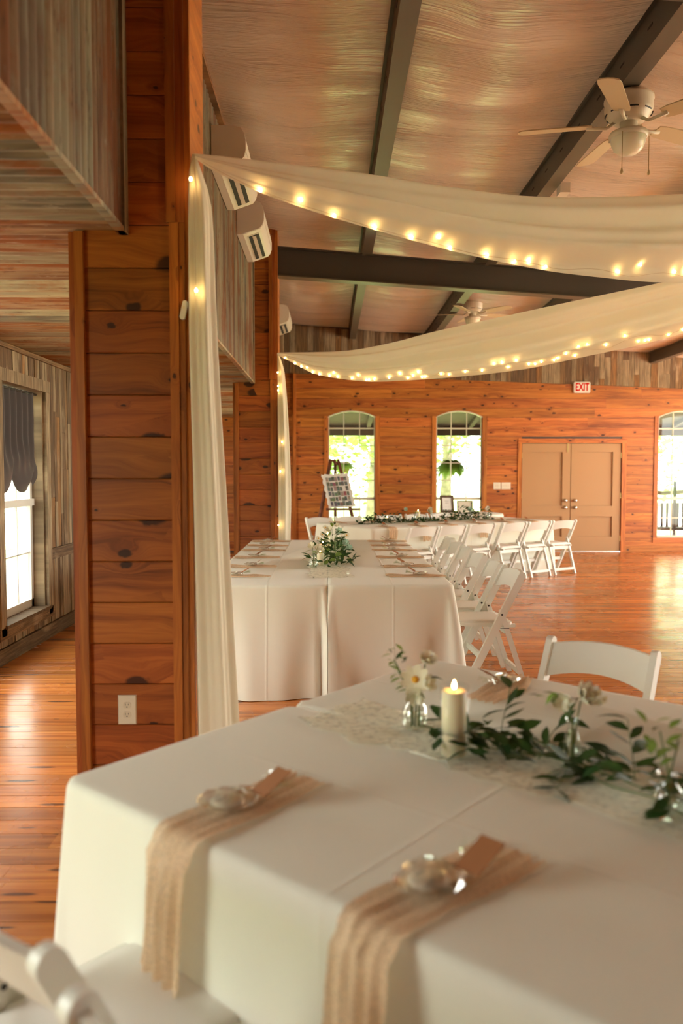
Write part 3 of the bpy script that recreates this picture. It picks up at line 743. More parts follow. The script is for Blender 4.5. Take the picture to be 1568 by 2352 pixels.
# ================================================================== AIR CONDITIONERS
def air_conditioner(y0, L, label, zt=3.985):
    t = thing('air_conditioner', label, 'air conditioner', (XB, y0, zt - 0.31), group='wall air conditioners on the bulkhead')
    # section in (x out, z): back, top, rounded front, sloping underside
    prof = [(0.012, 0.0), (0.012, 0.31), (0.17, 0.31), (0.225, 0.295), (0.25, 0.255), (0.262, 0.20), (0.262, 0.13), (0.25, 0.085), (0.225, 0.055), (0.07, 0.0)]
    m = MB(); m.prism(prof, 1, 0.012, L - 0.012); m.build('housing', 'ac', t, False)
    for ya in (0.0, L - 0.012):
        MB().prism([(x * 0.985 + 0.001, z * 0.98 + 0.003) for x, z in prof], 1, ya, ya + 0.012).build('end_cap', 'ac_side', t)
    # air outlet on the sloping underside
    dx, dz = (0.225 - 0.07), 0.055; ln = math.hypot(dx, dz); ux, uz = dx / ln, dz / ln; nx, nz = uz, -ux
    def pt(s, d): return (0.07 + ux * s + nx * d, uz * s + nz * d)
    MB().prism([pt(0.03, 0.0005), pt(0.15, 0.0005), pt(0.15, 0.004), pt(0.03, 0.004)], 1, 0.10, L - 0.07).build('outlet_frame', 'ac', t)
    MB().prism([pt(0.04, 0.004), pt(0.14, 0.004), pt(0.14, 0.0065), pt(0.04, 0.0065)], 1, 0.12, L - 0.09).build('air_slot', 'dark', t)
    MB().prism([pt(0.075, 0.006), pt(0.105, 0.012), pt(0.107, 0.016), pt(0.073, 0.010)], 1, 0.13, L - 0.10).build('louver', 'ac_side', t)
    MB().prism([(0.2625, 0.12), (0.2645, 0.12), (0.2645, 0.124), (0.2625, 0.124)], 1, 0.02, L - 0.02).build('seam', 'ac_side', t)
    return t
air_conditioner(5.86, 0.92, 'ivory wall air conditioner nearest the gathered drape, partly behind it')
air_conditioner(7.44, 0.98, 'ivory wall air conditioner in front of the far pillar')
air_conditioner(12.0, 0.90, 'small-looking ivory air conditioner beyond the far pillar')

# ================================================================== CEILING FANS
def ceiling_fan(loc, ang, label, drop=0.0):
    t = thing('ceiling_fan', label, 'ceiling fan', loc, ang, 'cream ceiling fans')
    MB().lathe([(0.0, 0.0), (0.125, 0.0), (0.148, -0.02), (0.150, -0.035), (0.143, -0.045), (0.146, -0.085), (0.138, -0.115), (0.105, -0.15), (0.085, -0.165), (0.0, -0.165)], 28).build('motor_housing', 'fan', t, True)
    for k in range(8):
        a = k * math.pi / 4 + 0.2; r0 = 0.139
        pts = [(math.cos(a + d) * r0, math.sin(a + d) * r0, -0.118) for d in (-0.22, -0.1, 0.1, 0.22)]
        MB().tube(pts, 0.0045, 5).build('vent_slot', 'dark', t)
    MB().lathe([(0.0, -0.16), (0.055, -0.16), (0.05, -0.20), (0.06, -0.225), (0.0, -0.225)], 18).build('switch_cup', 'fan', t, True)
    MB().lathe([(0.06, -0.215), (0.112, -0.228), (0.118, -0.243), (0.114, -0.258), (0.108, -0.262)], 24, close=False).build('light_fitter', 'fan', t, True)
    MB().lathe([(0.106, -0.258), (0.104, -0.285), (0.088, -0.325), (0.055, -0.352), (0.0, -0.362)], 24, close=False).build('glass_bowl', 'opal', t, True)
    for k in range(5):
        a = 2 * math.pi * k / 5; ca, sa = math.cos(a), math.sin(a)
        def rot(x, y, z): return (ca * x - sa * y, sa * x + ca * y, z)
        m = MB(); m.tube([rot(0.08, 0, -0.155), rot(0.13, 0, -0.19), rot(0.20, 0, -0.185), rot(0.25, 0, -0.175)], [0.012, 0.010, 0.012, 0.016], 6)
        m.build('blade_iron', 'fan', t, True)
        out = [(0.22, -0.045), (0.26, -0.055), (0.60, -0.068), (0.645, -0.062), (0.665, -0.035), (0.67, 0.0), (0.665, 0.035), (0.645, 0.062), (0.60, 0.068), (0.26, 0.055), (0.22, 0.045)]
        vs = [rot(x, y * math.cos(0.21), z - y * math.sin(0.21)) for z in (-0.178, -0.171) for x, y in out]; n = len(out)
        MB().add(vs, [tuple(range(n - 1, -1, -1)), tuple(range(n, 2 * n))] + [(i, (i + 1) % n, n + (i + 1) % n, n + i) for i in range(n)]).build('blade', 'fanblade', t)
    for (px, py, ln) in ((-0.105, -0.06, 0.22), (0.10, -0.07, 0.20)):
        c = MB(); c.tube([(px, py, -0.255), (px * 1.02, py, -0.255 - ln)], 0.0022, 5).build('pull_chain', 'brass', t)
        MB().lathe([(0.0, 0.0), (0.003, 0.0), (0.010, -0.025), (0.008, -0.035), (0.0, -0.037)], 8, (px * 1.02, py, -0.255 - ln)).build('chain_knob', 'fanblade', t, True)
    return t
ceiling_fan((1.855, 5.03, 3.825), R(24), 'large cream ceiling fan under the second purlin')
ceiling_fan((2.10, 11.8, 3.99), R(24), 'far cream ceiling fan beyond the dark rafter')
MB().box(1.80, 1.90, 4.98, 5.08, 3.822, 3.84).build('fan_canopy_block', 'fan', bpy.data.objects['ceiling_fan'], world=True)
jb = MB().box(1.87, 1.95, 6.55, 6.66, 3.76, 3.84).build('junction_box', 'ac_side'); tag(jb, 'small beige electrical box under the second purlin', 'box')
fp = MB().box(2.06, 2.14, 11.76, 11.84, 3.97, 4.02).build('fan_mount_block', 'fan'); tag(fp, 'mounting block above the far ceiling fan', 'mount')

# ================================================================== DRAPES WITH FAIRY LIGHTS
HUB = (5.26, 6.83)
def swag(h, top, bot, parent, seed, wire_parent, bulbs_s):
    dx, dy = HUB[0] - h[0], HUB[1] - h[1]; L = math.hypot(dx, dy); dx /= L; dy /= L; nx, ny = dy, -dx   # n points to the camera side
    if ny > 0: nx, ny = -nx, -ny
    def f(u, v):
        s = L * u; zt, zb = spline(top, s), spline(bot, s); w = zt - zb
        z = zb + w * v
        bul = 0.30 * w * math.sin(math.pi * min(1, v * 0.9 + 0.05)) + 0.12 * w * (1 - v)
        am = min(w, 0.6) * 0.055
        fold = am * (math.sin(v * 13 + seed + s * 0.5 + 1.2 * math.sin(s * 0.8)) + 0.55 * math.sin(v * 27 + seed * 2 - s * 0.9))
        d = bul + fold
        return (h[0] + dx * s + nx * d, h[1] + dy * s + ny * d, z + 0.35 * fold)
    MB().grid(f, 110, 44).build('swag', 'sheer', parent, True, world=True)
    # string of lights along the lower edge
    def edge(s, k=0.0, off=0.012):
        p = f(s / L, 0.03 + k); return Vector((p[0] + nx * off, p[1] + ny * off, p[2]))
    pts = []; s = 0.03
    while s < L * 0.97:
        pts.append(edge(s, 0.035 + 0.03 * math.sin(s * 11 + seed))); s += 0.05
    MB().tube(pts, 0.0013, 4).build('wire', 'wire', wire_parent, world=True)
    for s, k in bulbs_s:
        p = edge(s, k, 0.014)
        link('bulb', BULB, wire_parent, p - wire_parent.location)
BULB = MB().lathe([(0.0, -0.008), (0.005, -0.006), (0.0066, 0.0), (0.005, 0.006), (0.0, 0.009)], 8).mesh('bulb', 'bulb', True)
dr1 = thing('drape', 'ivory chiffon drape gathered on the near pillar, swagging to the ceiling', 'drape', (-0.57, 3.44, 0), group='ivory drapes')
dr2 = thing('drape', 'ivory chiffon drape gathered on the far pillar', 'drape', (-0.53, 9.0, 0), group='ivory drapes')
sl1 = thing('string_lights', 'warm fairy lights along the large near swag', 'string lights', (-0.56, 3.38, 2.8), group='fairy light strings')
sl2 = thing('string_lights', 'warm fairy lights along the far swag', 'string lights', (-0.58, 9.0, 2.8), group='fairy light strings')
top1 = [(0, 2.815), (0.066, 2.822), (0.307, 2.843), (0.826, 2.886), (1.263, 2.914), (1.852, 2.972), (2.537, 3.088), (3.205, 3.22), (4.5, 3.46), (5.9, 3.66), (6.77, 3.70)]
bot1 = [(0, 2.795), (0.065, 2.759), (0.307, 2.689), (0.636, 2.639), (1.078, 2.600), (1.551, 2.578), (2.189, 2.585), (3.224, 2.68), (4.5, 3.02), (5.9, 3.50), (6.77, 3.66)]
b1 = []
for px in (0.28, 0.47, 0.64, 0.86, 1.07, 1.22, 1.30, 1.54, 1.72, 1.83, 1.94, 2.50, 2.66, 2.98, 3.08, 3.4, 3.7, 4.1):
    b1.append((px, rnd.choice((0.01, 0.03, 0.05, 0.14, 0.08))))
swag((-0.56, 3.38), top1, bot1, dr1, 1.3, sl1, b1)
top2 = [(0, 2.83), (0.339, 2.821), (0.848, 2.812), (1.337, 2.863), (1.807, 2.945), (2.481, 3.043), (3.118, 3.143), (4.175, 3.313), (5.3, 3.50), (6.24, 3.69)]
bot2 = [(0, 2.80), (0.234, 2.683), (0.442, 2.578), (0.848, 2.491), (1.193, 2.455), (2.04, 2.468), (2.704, 2.517), (3.126, 2.589), (4.185, 2.805), (5.3, 3.22), (6.24, 3.66)]
b2 = []; s = 0.10
while s < 4.8:
    b2.append((s, rnd.choice((0.0, 0.01, 0.02, 0.04, 0.12)))); s += rnd.choice((0.035, 0.06, 0.08, 0.12, 0.17))
swag((-0.58, 9.0), top2, bot2, dr2, 4.1, sl2, b2)
MB().tube([(HUB[0], HUB[1], 3.66), (HUB[0], HUB[1], ceil_z(HUB[0]) - 0.04)], 0.01, 6).build('tie_cord', 'wire', dr1, world=True)
def tail(cx_pts, w_pts, y0, ztop, parent, dep, seed, folds):
    n = 72
    def f(u, v):
        z = ztop * (1 - v) + 0.004; c = spline(cx_pts, z); w = spline(w_pts, z)
        a = 2 * math.pi * u; env = 0.25 + 0.75 * smoothstep(0.0, 0.25, v)
        x = math.cos(a); yv = math.sin(a)
        rr = 1 + 0.16 * env * math.sin(folds * a + seed + 0.4 * v) + 0.06 * env * math.sin((folds * 2 + 1) * a + 2 * seed)
        return (c + x * w * rr * 0.92, y0 + yv * min(dep, w) * rr, z)
    MB().grid(f, n, 40).build('tail', 'sheer_tail', parent, True, world=True)
tail([(0, -0.475), (0.4, -0.488), (1.37, -0.515), (1.84, -0.531), (2.2, -0.540), (2.62, -0.545), (2.75, -0.560), (2.82, -0.565)],
     [(0, 0.098), (0.4, 0.088), (1.37, 0.070), (1.84, 0.062), (2.2, 0.057), (2.62, 0.050), (2.75, 0.028), (2.82, 0.008)], 3.40, 2.815, dr1, 0.06, 0.7, 5)
tail([(0, -0.50), (0.7, -0.515), (1.2, -0.512), (1.9, -0.523), (2.6, -0.545), (2.75, -0.565), (2.82, -0.58)],
     [(0, 0.075), (0.7, 0.066), (1.2, 0.070), (1.9, 0.062), (2.6, 0.042), (2.75, 0.022), (2.82, 0.008)], 9.0, 2.815, dr2, 0.05, 1.9, 5)
sl3 = thing('string_lights', 'fairy lights tucked into the near hanging drape', 'string lights', (-0.54, 3.33, 2.8), group='fairy light strings')
pts = [(-0.565, 3.37, 2.79), (-0.555, 3.337, 2.66), (-0.55, 3.325, 2.4), (-0.548, 3.32, 2.18), (-0.55, 3.325, 2.0)]
MB().tube(pts, 0.0013, 4).build('wire', 'wire', sl3, world=True)
for p in ((-0.565, 3.318, 2.69), (-0.545, 3.308, 2.24)): link('bulb', BULB, sl3, Vector(p) - sl3.location)
sl4 = thing('string_lights', 'fairy lights tucked into the far hanging drape', 'string lights', (-0.56, 8.93, 2.8), group='fairy light strings')
MB().tube([(-0.578, 8.97, 2.79), (-0.56, 8.94, 2.5), (-0.56, 8.925, 1.8), (-0.57, 8.92, 0.7)], 0.0013, 4).build('wire', 'wire', sl4, world=True)
for p in ((-0.575, 8.925, 2.60), (-0.572, 8.92, 2.45), (-0.57, 8.92, 2.40), (-0.53, 8.91, 1.83), (-0.575, 8.93, 0.9), (-0.55, 8.912, 1.5)): link('bulb', BULB, sl4, Vector(p) - sl4.location)

# ================================================================== TABLECLOTHS
def tablecloth(name, label, loc, rotz, L, W, seed, seam_side, group, flare=0.05, amp=0.022):
    # local: x 0..L along the table, y 0..W across; seam_side: 0 -> y=0 is the joint, 1 -> y=W is the joint
    H = 0.752; r = 0.045; per = []
    step = 0.025; g = 0.003
    def seg(x0, y0, x1, y1, nx, ny, seam):
        d = math.hypot(x1 - x0, y1 - y0); n = max(2, int(d / step))
        for i in range(n): t = i / n; per.append((x0 + (x1 - x0) * t, y0 + (y1 - y0) * t, nx, ny, 0.0, seam))
    def corner(cx, cy, a0, seam):
        for i in range(8):
            a = a0 + (math.pi / 2) * i / 8; b = math.sin(math.pi * i / 8)
            per.append((cx + r * math.cos(a), cy + r * math.sin(a), math.cos(a), math.sin(a), b, seam))
    seg(r, 0, L - r, 0, 0, -1, seam_side == 0); corner(L - r, r, -math.pi / 2, seam_side == 0)
    seg(L, r, L, W - r, 1, 0, False); corner(L - r, W - r, 0, seam_side == 1)
    seg(L - r, W, r, W, 0, 1, seam_side == 1); corner(r, W - r, math.pi / 2, seam_side == 1)
    seg(0, W - r, 0, r, -1, 0, False); corner(r, r, math.pi, seam_side == 0)
    n = len(per); s = 0; ss = []
    for i in range(n): ss.append(s); s += math.hypot(per[(i + 1) % n][0] - per[i][0], per[(i + 1) % n][1] - per[i][1])
    rows = [(-0.03, H), (-0.012, H - 0.0008), (0.0, H - 0.006), (0.006, H - 0.018)] + [(0.008, H - 0.03 - (H - 0.034) * (j / 12) ** 1.05) for j in range(13)]
    vs = []
    for j, (o, z) in enumerate(rows):
        d = max(0.0, (H - 0.03 - z) / (H - 0.03))
        for i, (x, y, nx, ny, cb, seam) in enumerate(per):
            S = ss[i]
            fold = (math.sin(S * 9.0 + seed + 1.7 * math.sin(S * 2.3 + seed)) + 0.35 * math.sin(S * 21 + seed * 3)) * (0.45 + 0.8 * abs(mnoise.noise(Vector((S * 1.3, seed * 2, 0))))) + 1.3 * mnoise.noise(Vector((S * 4.1, seed, d * 0.6)))
            off = o + (amp * fold * d ** 0.85 + flare * 0.5 * d)
            off += cb * flare * 2.0 * d ** 0.9
            if seam:
                off = min(off, g) if cb == 0 else off
                off = off * (0.05 if cb == 0 else 1)
            px, py = x + nx * off, y + ny * off
            if seam_side == 0: py = max(py, g * 0.5 + 0.0)
            if seam_side == 1: py = min(py, W - g * 0.5)
            vs.append((px, py, z))
    fs = [(j * n + i, j * n + (i + 1) % n, (j + 1) * n + (i + 1) % n, (j + 1) * n + i) for j in range(len(rows) - 1) for i in range(n)]
    fs.append(tuple(range(n)))
    me = MB().add(vs, fs).mesh(name, 'cloth', True)
    o = link(name, me, None, loc, (0, 0, rotz)); return tag(o, label, 'tablecloth', group)
ANG1 = R(-41); U1 = Vector((math.cos(ANG1), math.sin(ANG1), 0)); V1 = Vector((-math.sin(ANG1), math.cos(ANG1), 0)); A1 = Vector((-0.655, 1.925, 0))
def t1(u, v, z=0.0): p = A1 + U1 * u + V1 * v; return Vector((p.x, p.y, z))
W1 = 0.81
tablecloth('tablecloth', 'white floor-length tablecloth of the near table, half with two hanging napkins', A1, ANG1, 3.5, W1, 0.4, 1, 'white floor-length tablecloths', 0.03, 0.012)
tablecloth('tablecloth', 'white floor-length tablecloth of the near table, half holding the candle and vine', t1(0, W1), ANG1, 3.5, W1, 2.2, 0, 'white floor-length tablecloths', 0.03, 0.012)
# middle table: local x runs into the room
A2 = Vector((0.82, 5.22, 0)); ANG2 = R(90)
tablecloth('tablecloth', 'white tablecloth of the middle table, half beside the row of chairs', A2, ANG2, 3.5, 0.835, 1.1, 1, 'white floor-length tablecloths', 0.07, 0.045)
tablecloth('tablecloth', 'white tablecloth of the middle table, half behind the hanging drape', (A2.x - 0.835, A2.y, 0), ANG2, 3.5, 0.835, 5.2, 0, 'white floor-length tablecloths', 0.07, 0.045)
ANG3 = R(31); U3 = Vector((math.cos(ANG3), math.sin(ANG3), 0)); V3 = Vector((-math.sin(ANG3), math.cos(ANG3), 0)); A3 = Vector((0.56, 10.42, 0))
def t3(u, v, z=0.0): p = A3 + U3 * u + V3 * v; return Vector((p.x, p.y, z))
tablecloth('tablecloth', 'white tablecloth of the far table, half beside six chairs', A3, ANG3, 3.35, 0.74, 3.3, 1, 'white floor-length tablecloths', 0.02, 0.014)
tablecloth('tablecloth', 'white tablecloth of the far table, half toward the photo easel', t3(0, 0.74), ANG3, 3.35, 0.74, 6.1, 0, 'white floor-length tablecloths', 0.03, 0.014)
ZT = 0.752

# ================================================================== FOLDING CHAIRS
def make_chair(label):
    t = thing('folding_chair', label, 'chair', group='white folding chairs')
    def strip(p0, p1, w, x0, x1, round0=True, round1=False):
        # bar in the side plane between p0 and p1 (y,z), rounded ends
        d = Vector((p1[0] - p0[0], p1[1] - p0[1])); d.normalize(); nrm = Vector((-d.y, d.x)); h = w / 2; poly = []
        P0, P1 = Vector(p0), Vector(p1)
        if round0: poly += [tuple(P0 + nrm * h * math.cos(a) - d * h * math.sin(a)) for a in [math.pi * k / 7 for k in range(8)]]
        else: poly += [tuple(P0 + nrm * h), tuple(P0 - nrm * h)]
        if round1: poly += [tuple(P1 - nrm * h * math.cos(a) + d * h * math.sin(a)) for a in [math.pi * k / 7 for k in range(8)]]
        else: poly += [tuple(P1 - nrm * h), tuple(P1 + nrm * h)]
        return MB().prism(poly, 0, x0, x1)
    for s in (-1, 1):
        xs = sorted((s * 0.205, s * 0.232))
        strip((0.0, 0.775), (0.385, 0.0), 0.052, xs[0], xs[1]).build('back_post', 'chair', t)
        xr = sorted((s * 0.180, s * 0.203))
        strip((0.135, 0.52), (-0.035, 0.0), 0.034, xr[0], xr[1]).build('rear_leg', 'chair', t)
        b = MB(); b.lathe([(0, -0.002), (0.008, -0.002), (0.008, 0.002), (0, 0.002)], 8)
        b.v = [(s * 0.2325 + q[2], 0.14 + q[0], 0.505 + q[1]) for q in b.v]; b.build('bolt', 'bolt', t)
        b = MB(); b.lathe([(0, -0.002), (0.007, -0.002), (0.007, 0.002), (0, 0.002)], 8)
        b.v = [(s * 0.1795 + q[2], 0.13 + q[0], 0.50 + q[1]) for q in b.v]; b.build('bolt', 'bolt', t)
        sr = sorted((s * 0.160, s * 0.180))
        MB().prism([(0.03, 0.405), (0.46, 0.42), (0.46, 0.445), (0.03, 0.43)], 0, sr[0], sr[1]).build('seat_rail', 'chair', t)
        MB().prism([(0.08, 0.402), (0.2, 0.405), (0.2, 0.409), (0.08, 0.406)], 0, s * 0.204, s * 0.206).build('hinge_slot', 'dark', t)
    # curved back rail
    m = MB(); nx = 14; vs = []; slope = 0.385 / 0.775
    for i in range(nx + 1):
        x = -0.206 + 0.412 * i / nx; q = 1 - (x / 0.206) ** 2
        for (zt_, dy) in ((0.775 + 0.018 * q, -0.011), (0.775 + 0.018 * q, 0.011), (0.645 + 0.030 * q, 0.011), (0.645 + 0.030 * q, -0.011)):
            vs.append((x, (0.775 - zt_) * slope + dy - 0.030 * q, zt_))
    fs = [(i * 4 + k, i * 4 + (k + 1) % 4, (i + 1) * 4 + (k + 1) % 4, (i + 1) * 4 + k) for i in range(nx) for k in range(4)] + [(3, 2, 1, 0), (nx * 4, nx * 4 + 1, nx * 4 + 2, nx * 4 + 3)]
    m.add(vs, fs); me = m.mesh('back_rail', 'chair'); link('back_rail', me, t)
    for p in me.polygons: p.use_smooth = True
    try: me.set_sharp_from_angle(angle=R(35))
    except Exception: pass
    # seat with padded top
    def rrect(x0, x1, y0, y1, r):
        out = []
        for cx, cy_, a0 in ((x1 - r, y1 - r, 0), (x0 + r, y1 - r, 90), (x0 + r, y0 + r, 180), (x1 - r, y0 + r, 270)):
            out += [(cx + r * math.cos(R(a0 + k * 22.5)), cy_ + r * math.sin(R(a0 + k * 22.5))) for k in range(5)]
        return out
    MB().prism(rrect(-0.200, 0.200, 0.055, 0.475, 0.03), 2, 0.428, 0.446).build('seat', 'chair', t)
    pd = MB(); prof = [(0.0, 0.446), (0.0, 0.452), (0.010, 0.458), (0.04, 0.460)]; n = 20; vs = []
    for o, z in prof: vs += [(x, y, z) for x, y in rrect(-0.182 + o, 0.182 - o, 0.08 + o, 0.455 - o, 0.05)]
    pd.add(vs, [(j * n + i, j * n + (i + 1) % n, (j + 1) * n + (i + 1) % n, (j + 1) * n + i) for j in range(3) for i in range(n)] + [tuple(3 * n + i for i in range(n))])
    pd.build('seat_pad', 'pad', t, True)
    # cross bars
    MB().box(-0.18, 0.18, 0.085, 0.107, 0.362, 0.412).build('cross_bar', 'chair', t)
    MB().box(-0.18, 0.18, -0.022, -0.002, 0.062, 0.098).build('cross_bar', 'chair', t)
    MB().box(-0.205, 0.205, 0.27, 0.29, 0.185, 0.225).build('cross_bar', 'chair', t)
    return t
chair0 = make_chair('white folding chair across the near table, its curved back toward the dance floor')
def place(P, facing, label, first=False):
    # P: floor point below the middle of the back's top; facing: direction the sitter looks
    rz = math.atan2(facing[1], facing[0]) - math.pi / 2
    if first: chair0.location = (P[0], P[1], 0); chair0.rotation_euler = (0, 0, rz); return chair0
    return dup(chair0, (P[0], P[1], 0), rz, label)
place(t1(0.49, 2.125), -V1, None, True)
place(t1(0.469, -0.43), V1, 'white folding chair at the near table, below the napkin beside the rounded corner')
place(t1(1.03, -0.455), V1, 'white folding chair at the near table, only one post and rail in view')
for i, (yy, xx) in enumerate(((5.715, 1.325), (6.21, 1.30), (6.83, 1.285), (7.40, 1.28), (7.95, 1.28), (8.45, 1.28))):
    a = R(180 + (3, -2, 2, -1, 1, 0)[i])
    place((xx, yy), (math.cos(a), math.sin(a)), 'white folding chair along the middle table, %s from the near end' % ORD[i])
for i, xx in enumerate((3.54, 3.11, 2.69, 2.18, 1.745, 1.33)):
    yy = 11.78 - (3.54 - xx) * 0.625; c = Vector((xx, yy, 0)) - U3 * 0.225 - V3 * 0.14
    a = ANG3 + R(90 + (-3, 2, 1, -1, 2, -2)[i])
    place(c, (math.cos(a), math.sin(a)), 'white folding chair with its back turned at the far table, %s from the doors' % ORD[i])
for i, u in enumerate((0.32, 0.85, 1.65, 2.2, 2.75)):
    place(t3(u, 1.48 + 0.47), -V3, 'white folding chair behind the far table, %s from the easel side' % ORD[i])

# ================================================================== NAPKINS, RUNNERS, FAVORS
def napkin_mesh(length, width, hang, seed, name='napkin'):
    # local: x width, y from edge (0) inwards; hangs down at y<0
    m = MB(); tot = length + hang; nu, nv = 46, 18; rr = random.Random(seed)
    rag0 = [rr.uniform(-0.012, 0.02) for _ in range(nv + 1)]; rag1 = [rr.uniform(-0.012, 0.02) for _ in range(nv + 1)]
    def f(u, v):
        j = round(v * nv); s = -hang + tot * u + (rag0[j] * (1 - u) + rag1[j] * u)
        wv = width * (1 + 0.10 * math.sin(u * 7 + seed) + (0.12 * (1 - u) if hang else 0)) + rr.uniform(-0.003, 0.003) * (j in (0, nv))
        x = (v - 0.5) * wv + 0.014 * math.sin(u * 4 + seed * 2)
        pl = 0.5 + 0.5 * math.sin(v * 24 + seed + 0.8 * math.sin(u * 6))
        hgt = 0.0035 + 0.009 * pl * (0.6 + 0.4 * math.sin(u * 11 + seed + v * 5))
        R0 = 0.028
        if s >= 0: return (x, s, hgt)
        if s > -R0 * math.pi / 2:
            a = -s / R0; rad = R0 + hgt; return (x, -rad * math.sin(a), -R0 + rad * math.cos(a))
        d = -s - R0 * math.pi / 2
        return (x + 0.03 * (v - 0.5) * d, -R0 - hgt - 0.012 - 0.045 * d * pl - 0.008 * pl * min(1, d * 12), -R0 - d)
    m.grid(f, nu, nv); return m.mesh(name, 'gauze', True)
def favor(parent_loc, rotz, label, s=1.0, seed=0):
    t = thing('favor_packet', label, 'favor', parent_loc, rotz, 'cellophane favors on the napkins')
    rr = random.Random(seed)
    m = MB(); prof = [(0.0, 0.0)] + [(0.055 * math.sin(a), 0.011 - 0.011 * math.cos(a)) for a in [math.pi * k / 6 for k in range(1, 6)]] + [(0.0, 0.022)]
    m.lathe(prof, 14); m.v = [(x * (0.85 + rr.uniform(-.12, .12)) * s, y * (1.0 + rr.uniform(-.12, .12)) * s, z * s + rr.uniform(0, .004) * (z > .003)) for x, y, z in m.v]
    m.build('wrapper', 'cello', t, False)
    m = MB(); m.lathe([(0.0, 0.0), (0.026, 0.001), (0.030, 0.006), (0.022, 0.012), (0.0, 0.013)], 12); m.v = [(x * s, y * s - 0.004, z * s + 0.003) for x, y, z in m.v]
    m.build('sweet', 'paper2', t, True)
    m = MB()
    def fan(u, v): return ((v - 0.5) * (0.012 + 0.07 * u) * s, (0.05 + 0.06 * u) * s, (0.010 + 0.012 * math.sin(v * 20 + u * 3) * u + 0.012 * u) * s)
    m.grid(fan, 5, 10); m.build('twisted_end', 'water', t)
    MB().tube([(0.008 * math.cos(a) * s, 0.052 * s, (0.010 + 0.008 * math.sin(a)) * s) for a in [k * math.pi / 4 for k in range(9)]], 0.0015, 4).build('string_tie', 'kraft', t)
    m = MB(); m.box(-0.021, 0.021, -0.030, 0.030, 0.0, 0.0015); ca, sa = math.cos(0.35), math.sin(0.35)
    m.v = [((x * 1.1 + 0.030) * s, (y * 0.9 + 0.066) * s, (z + 0.034 + y * 0.5 + x * 0.1) * s) for x, y, z in m.v]; m.build('tag', 'kraft', t)
    return t
NAP = []
for i, (u, v0, ln, hg, lab) in enumerate(((0.455, 0.0, 0.37, 0.36, 'peach gauze napkin hanging over the near table edge by the rounded corner'),
                                           (0.985, 0.0, 0.36, 0.36, 'peach gauze napkin hanging over the near table edge at the bottom of the picture'))):
    me = napkin_mesh(ln, 0.132, hg, 3 + 5 * i)
    o = link('gauze_napkin', me, None, t1(u, v0, ZT), (0, 0, ANG1 - R(3 + 2 * i))); tag(o, lab, 'napkin', 'peach gauze napkins')
    favor(t1(u + 0.0, 0.135, ZT + 0.013), ANG1 - R(14), ['clear wrapped favor with kraft tag on the corner napkin', 'clear wrapped favor with kraft tag on the nearest napkin'][i], 1.3, i)
me = napkin_mesh(0.38, 0.13, 0.0, 17)
o = link('gauze_napkin', me, None, t1(0.40, 1.60, ZT), (0, 0, ANG1 + R(188))); tag(o, 'peach gauze napkin lying in front of the single chair across the near table', 'napkin', 'peach gauze napkins')
favor(t1(0.42, 1.46, ZT + 0.013), ANG1 + R(170), 'clear wrapped favor across the near table, in front of the single chair', 1.0, 9)
t2y = [5.665, 6.24, 6.90, 7.51, 8.0, 8.50]
meR = [napkin_mesh(0.40, 0.15, 0.0, 30 + k) for k in range(3)]
for i, yy in enumerate(t2y):
    for sd, lab in ((1, 'chair side'), (-1, 'drape side')):
        x_e = 0.83 if sd == 1 else -0.845
        o = link('gauze_napkin', meR[(i + (sd > 0)) % 3], None, (x_e - sd * 0.015, yy, ZT), (0, 0, R(90 * sd + rnd.uniform(-3, 3))))
        tag(o, 'peach gauze napkin on the %s of the middle table, %s from the near end' % (lab, ORD[i]), 'napkin', 'peach gauze napkins')
        favor((x_e - sd * rnd.uniform(0.17, 0.24), yy - 0.005, ZT + 0.013), R(90 * sd + rnd.uniform(-25, 25)), 'clear wrapped favor on the %s of the middle table, %s from the near end' % (lab, ORD[i]), 0.95, 20 + i)
for i, u in enumerate((0.3, 0.85, 1.38, 1.9, 2.45, 2.95)):
    hg = 0.22 if i in (0, 1, 3) else 0.12
    me = napkin_mesh(0.30, 0.12, hg, 50 + i)
    o = link('gauze_napkin', me, None, t3(u, 0.0, ZT), (0, 0, ANG3)); tag(o, 'peach gauze napkin on the chair-back side of the far table, %s from the easel end' % ORD[i], 'napkin', 'peach gauze napkins')
    favor(t3(u, 0.15, ZT + 0.013), ANG3, 'clear wrapped favor on the chair-back side of the far table, %s from the easel end' % ORD[i], 0.9, 60 + i)
for i, u in enumerate((0.25, 0.85)):
    o = link('gauze_napkin', meR[i], None, t3(u, 1.46, ZT), (0, 0, ANG3 + R(180))); tag(o, 'peach gauze napkin on the easel side of the far table, %s from its free end' % ORD[i], 'napkin', 'peach gauze napkins')
def runner(name, label, loc, rotz, L, W, seed):
    m = MB(); rr = random.Random(seed); nu, nv = int(L / 0.04), 16
    def f(u, v):
        e = (rr.uniform(-0.02, 0.02) if v in (0, 1) else 0) + (0.02 * math.sin(u * 40 + seed) if v in (0.0, 1.0) else 0)
        return (L * u + (rr.uniform(-0.02, 0.02) if u in (0, 1) else 0), (v - 0.5) * W + e + 0.03 * math.sin(u * L * 2.2 + seed), 0.0025 + 0.004 * (0.5 + 0.5 * math.sin(v * 21 + 3 * math.sin(u * L * 3))))
    m.grid(f, nu, nv); o = link(name, m.mesh(name, 'runner', True), None, loc, (0, 0, rotz)); tag(o, label, 'table runner', 'cream gauze runners')
runner('gauze_runner', 'cream gauze runner under the vine on the near table', t1(0.14, 0.81, ZT), ANG1, 3.1, 0.30, 2)
runner('gauze_runner', 'cream gauze runner along the seam of the middle table', (-0.015, 5.55, ZT), R(90), 2.9, 0.30, 5)
runner('gauze_runner', 'cream gauze runner on the far table', t3(0.15, 0.74, ZT), ANG3, 3.0, 0.26, 8)

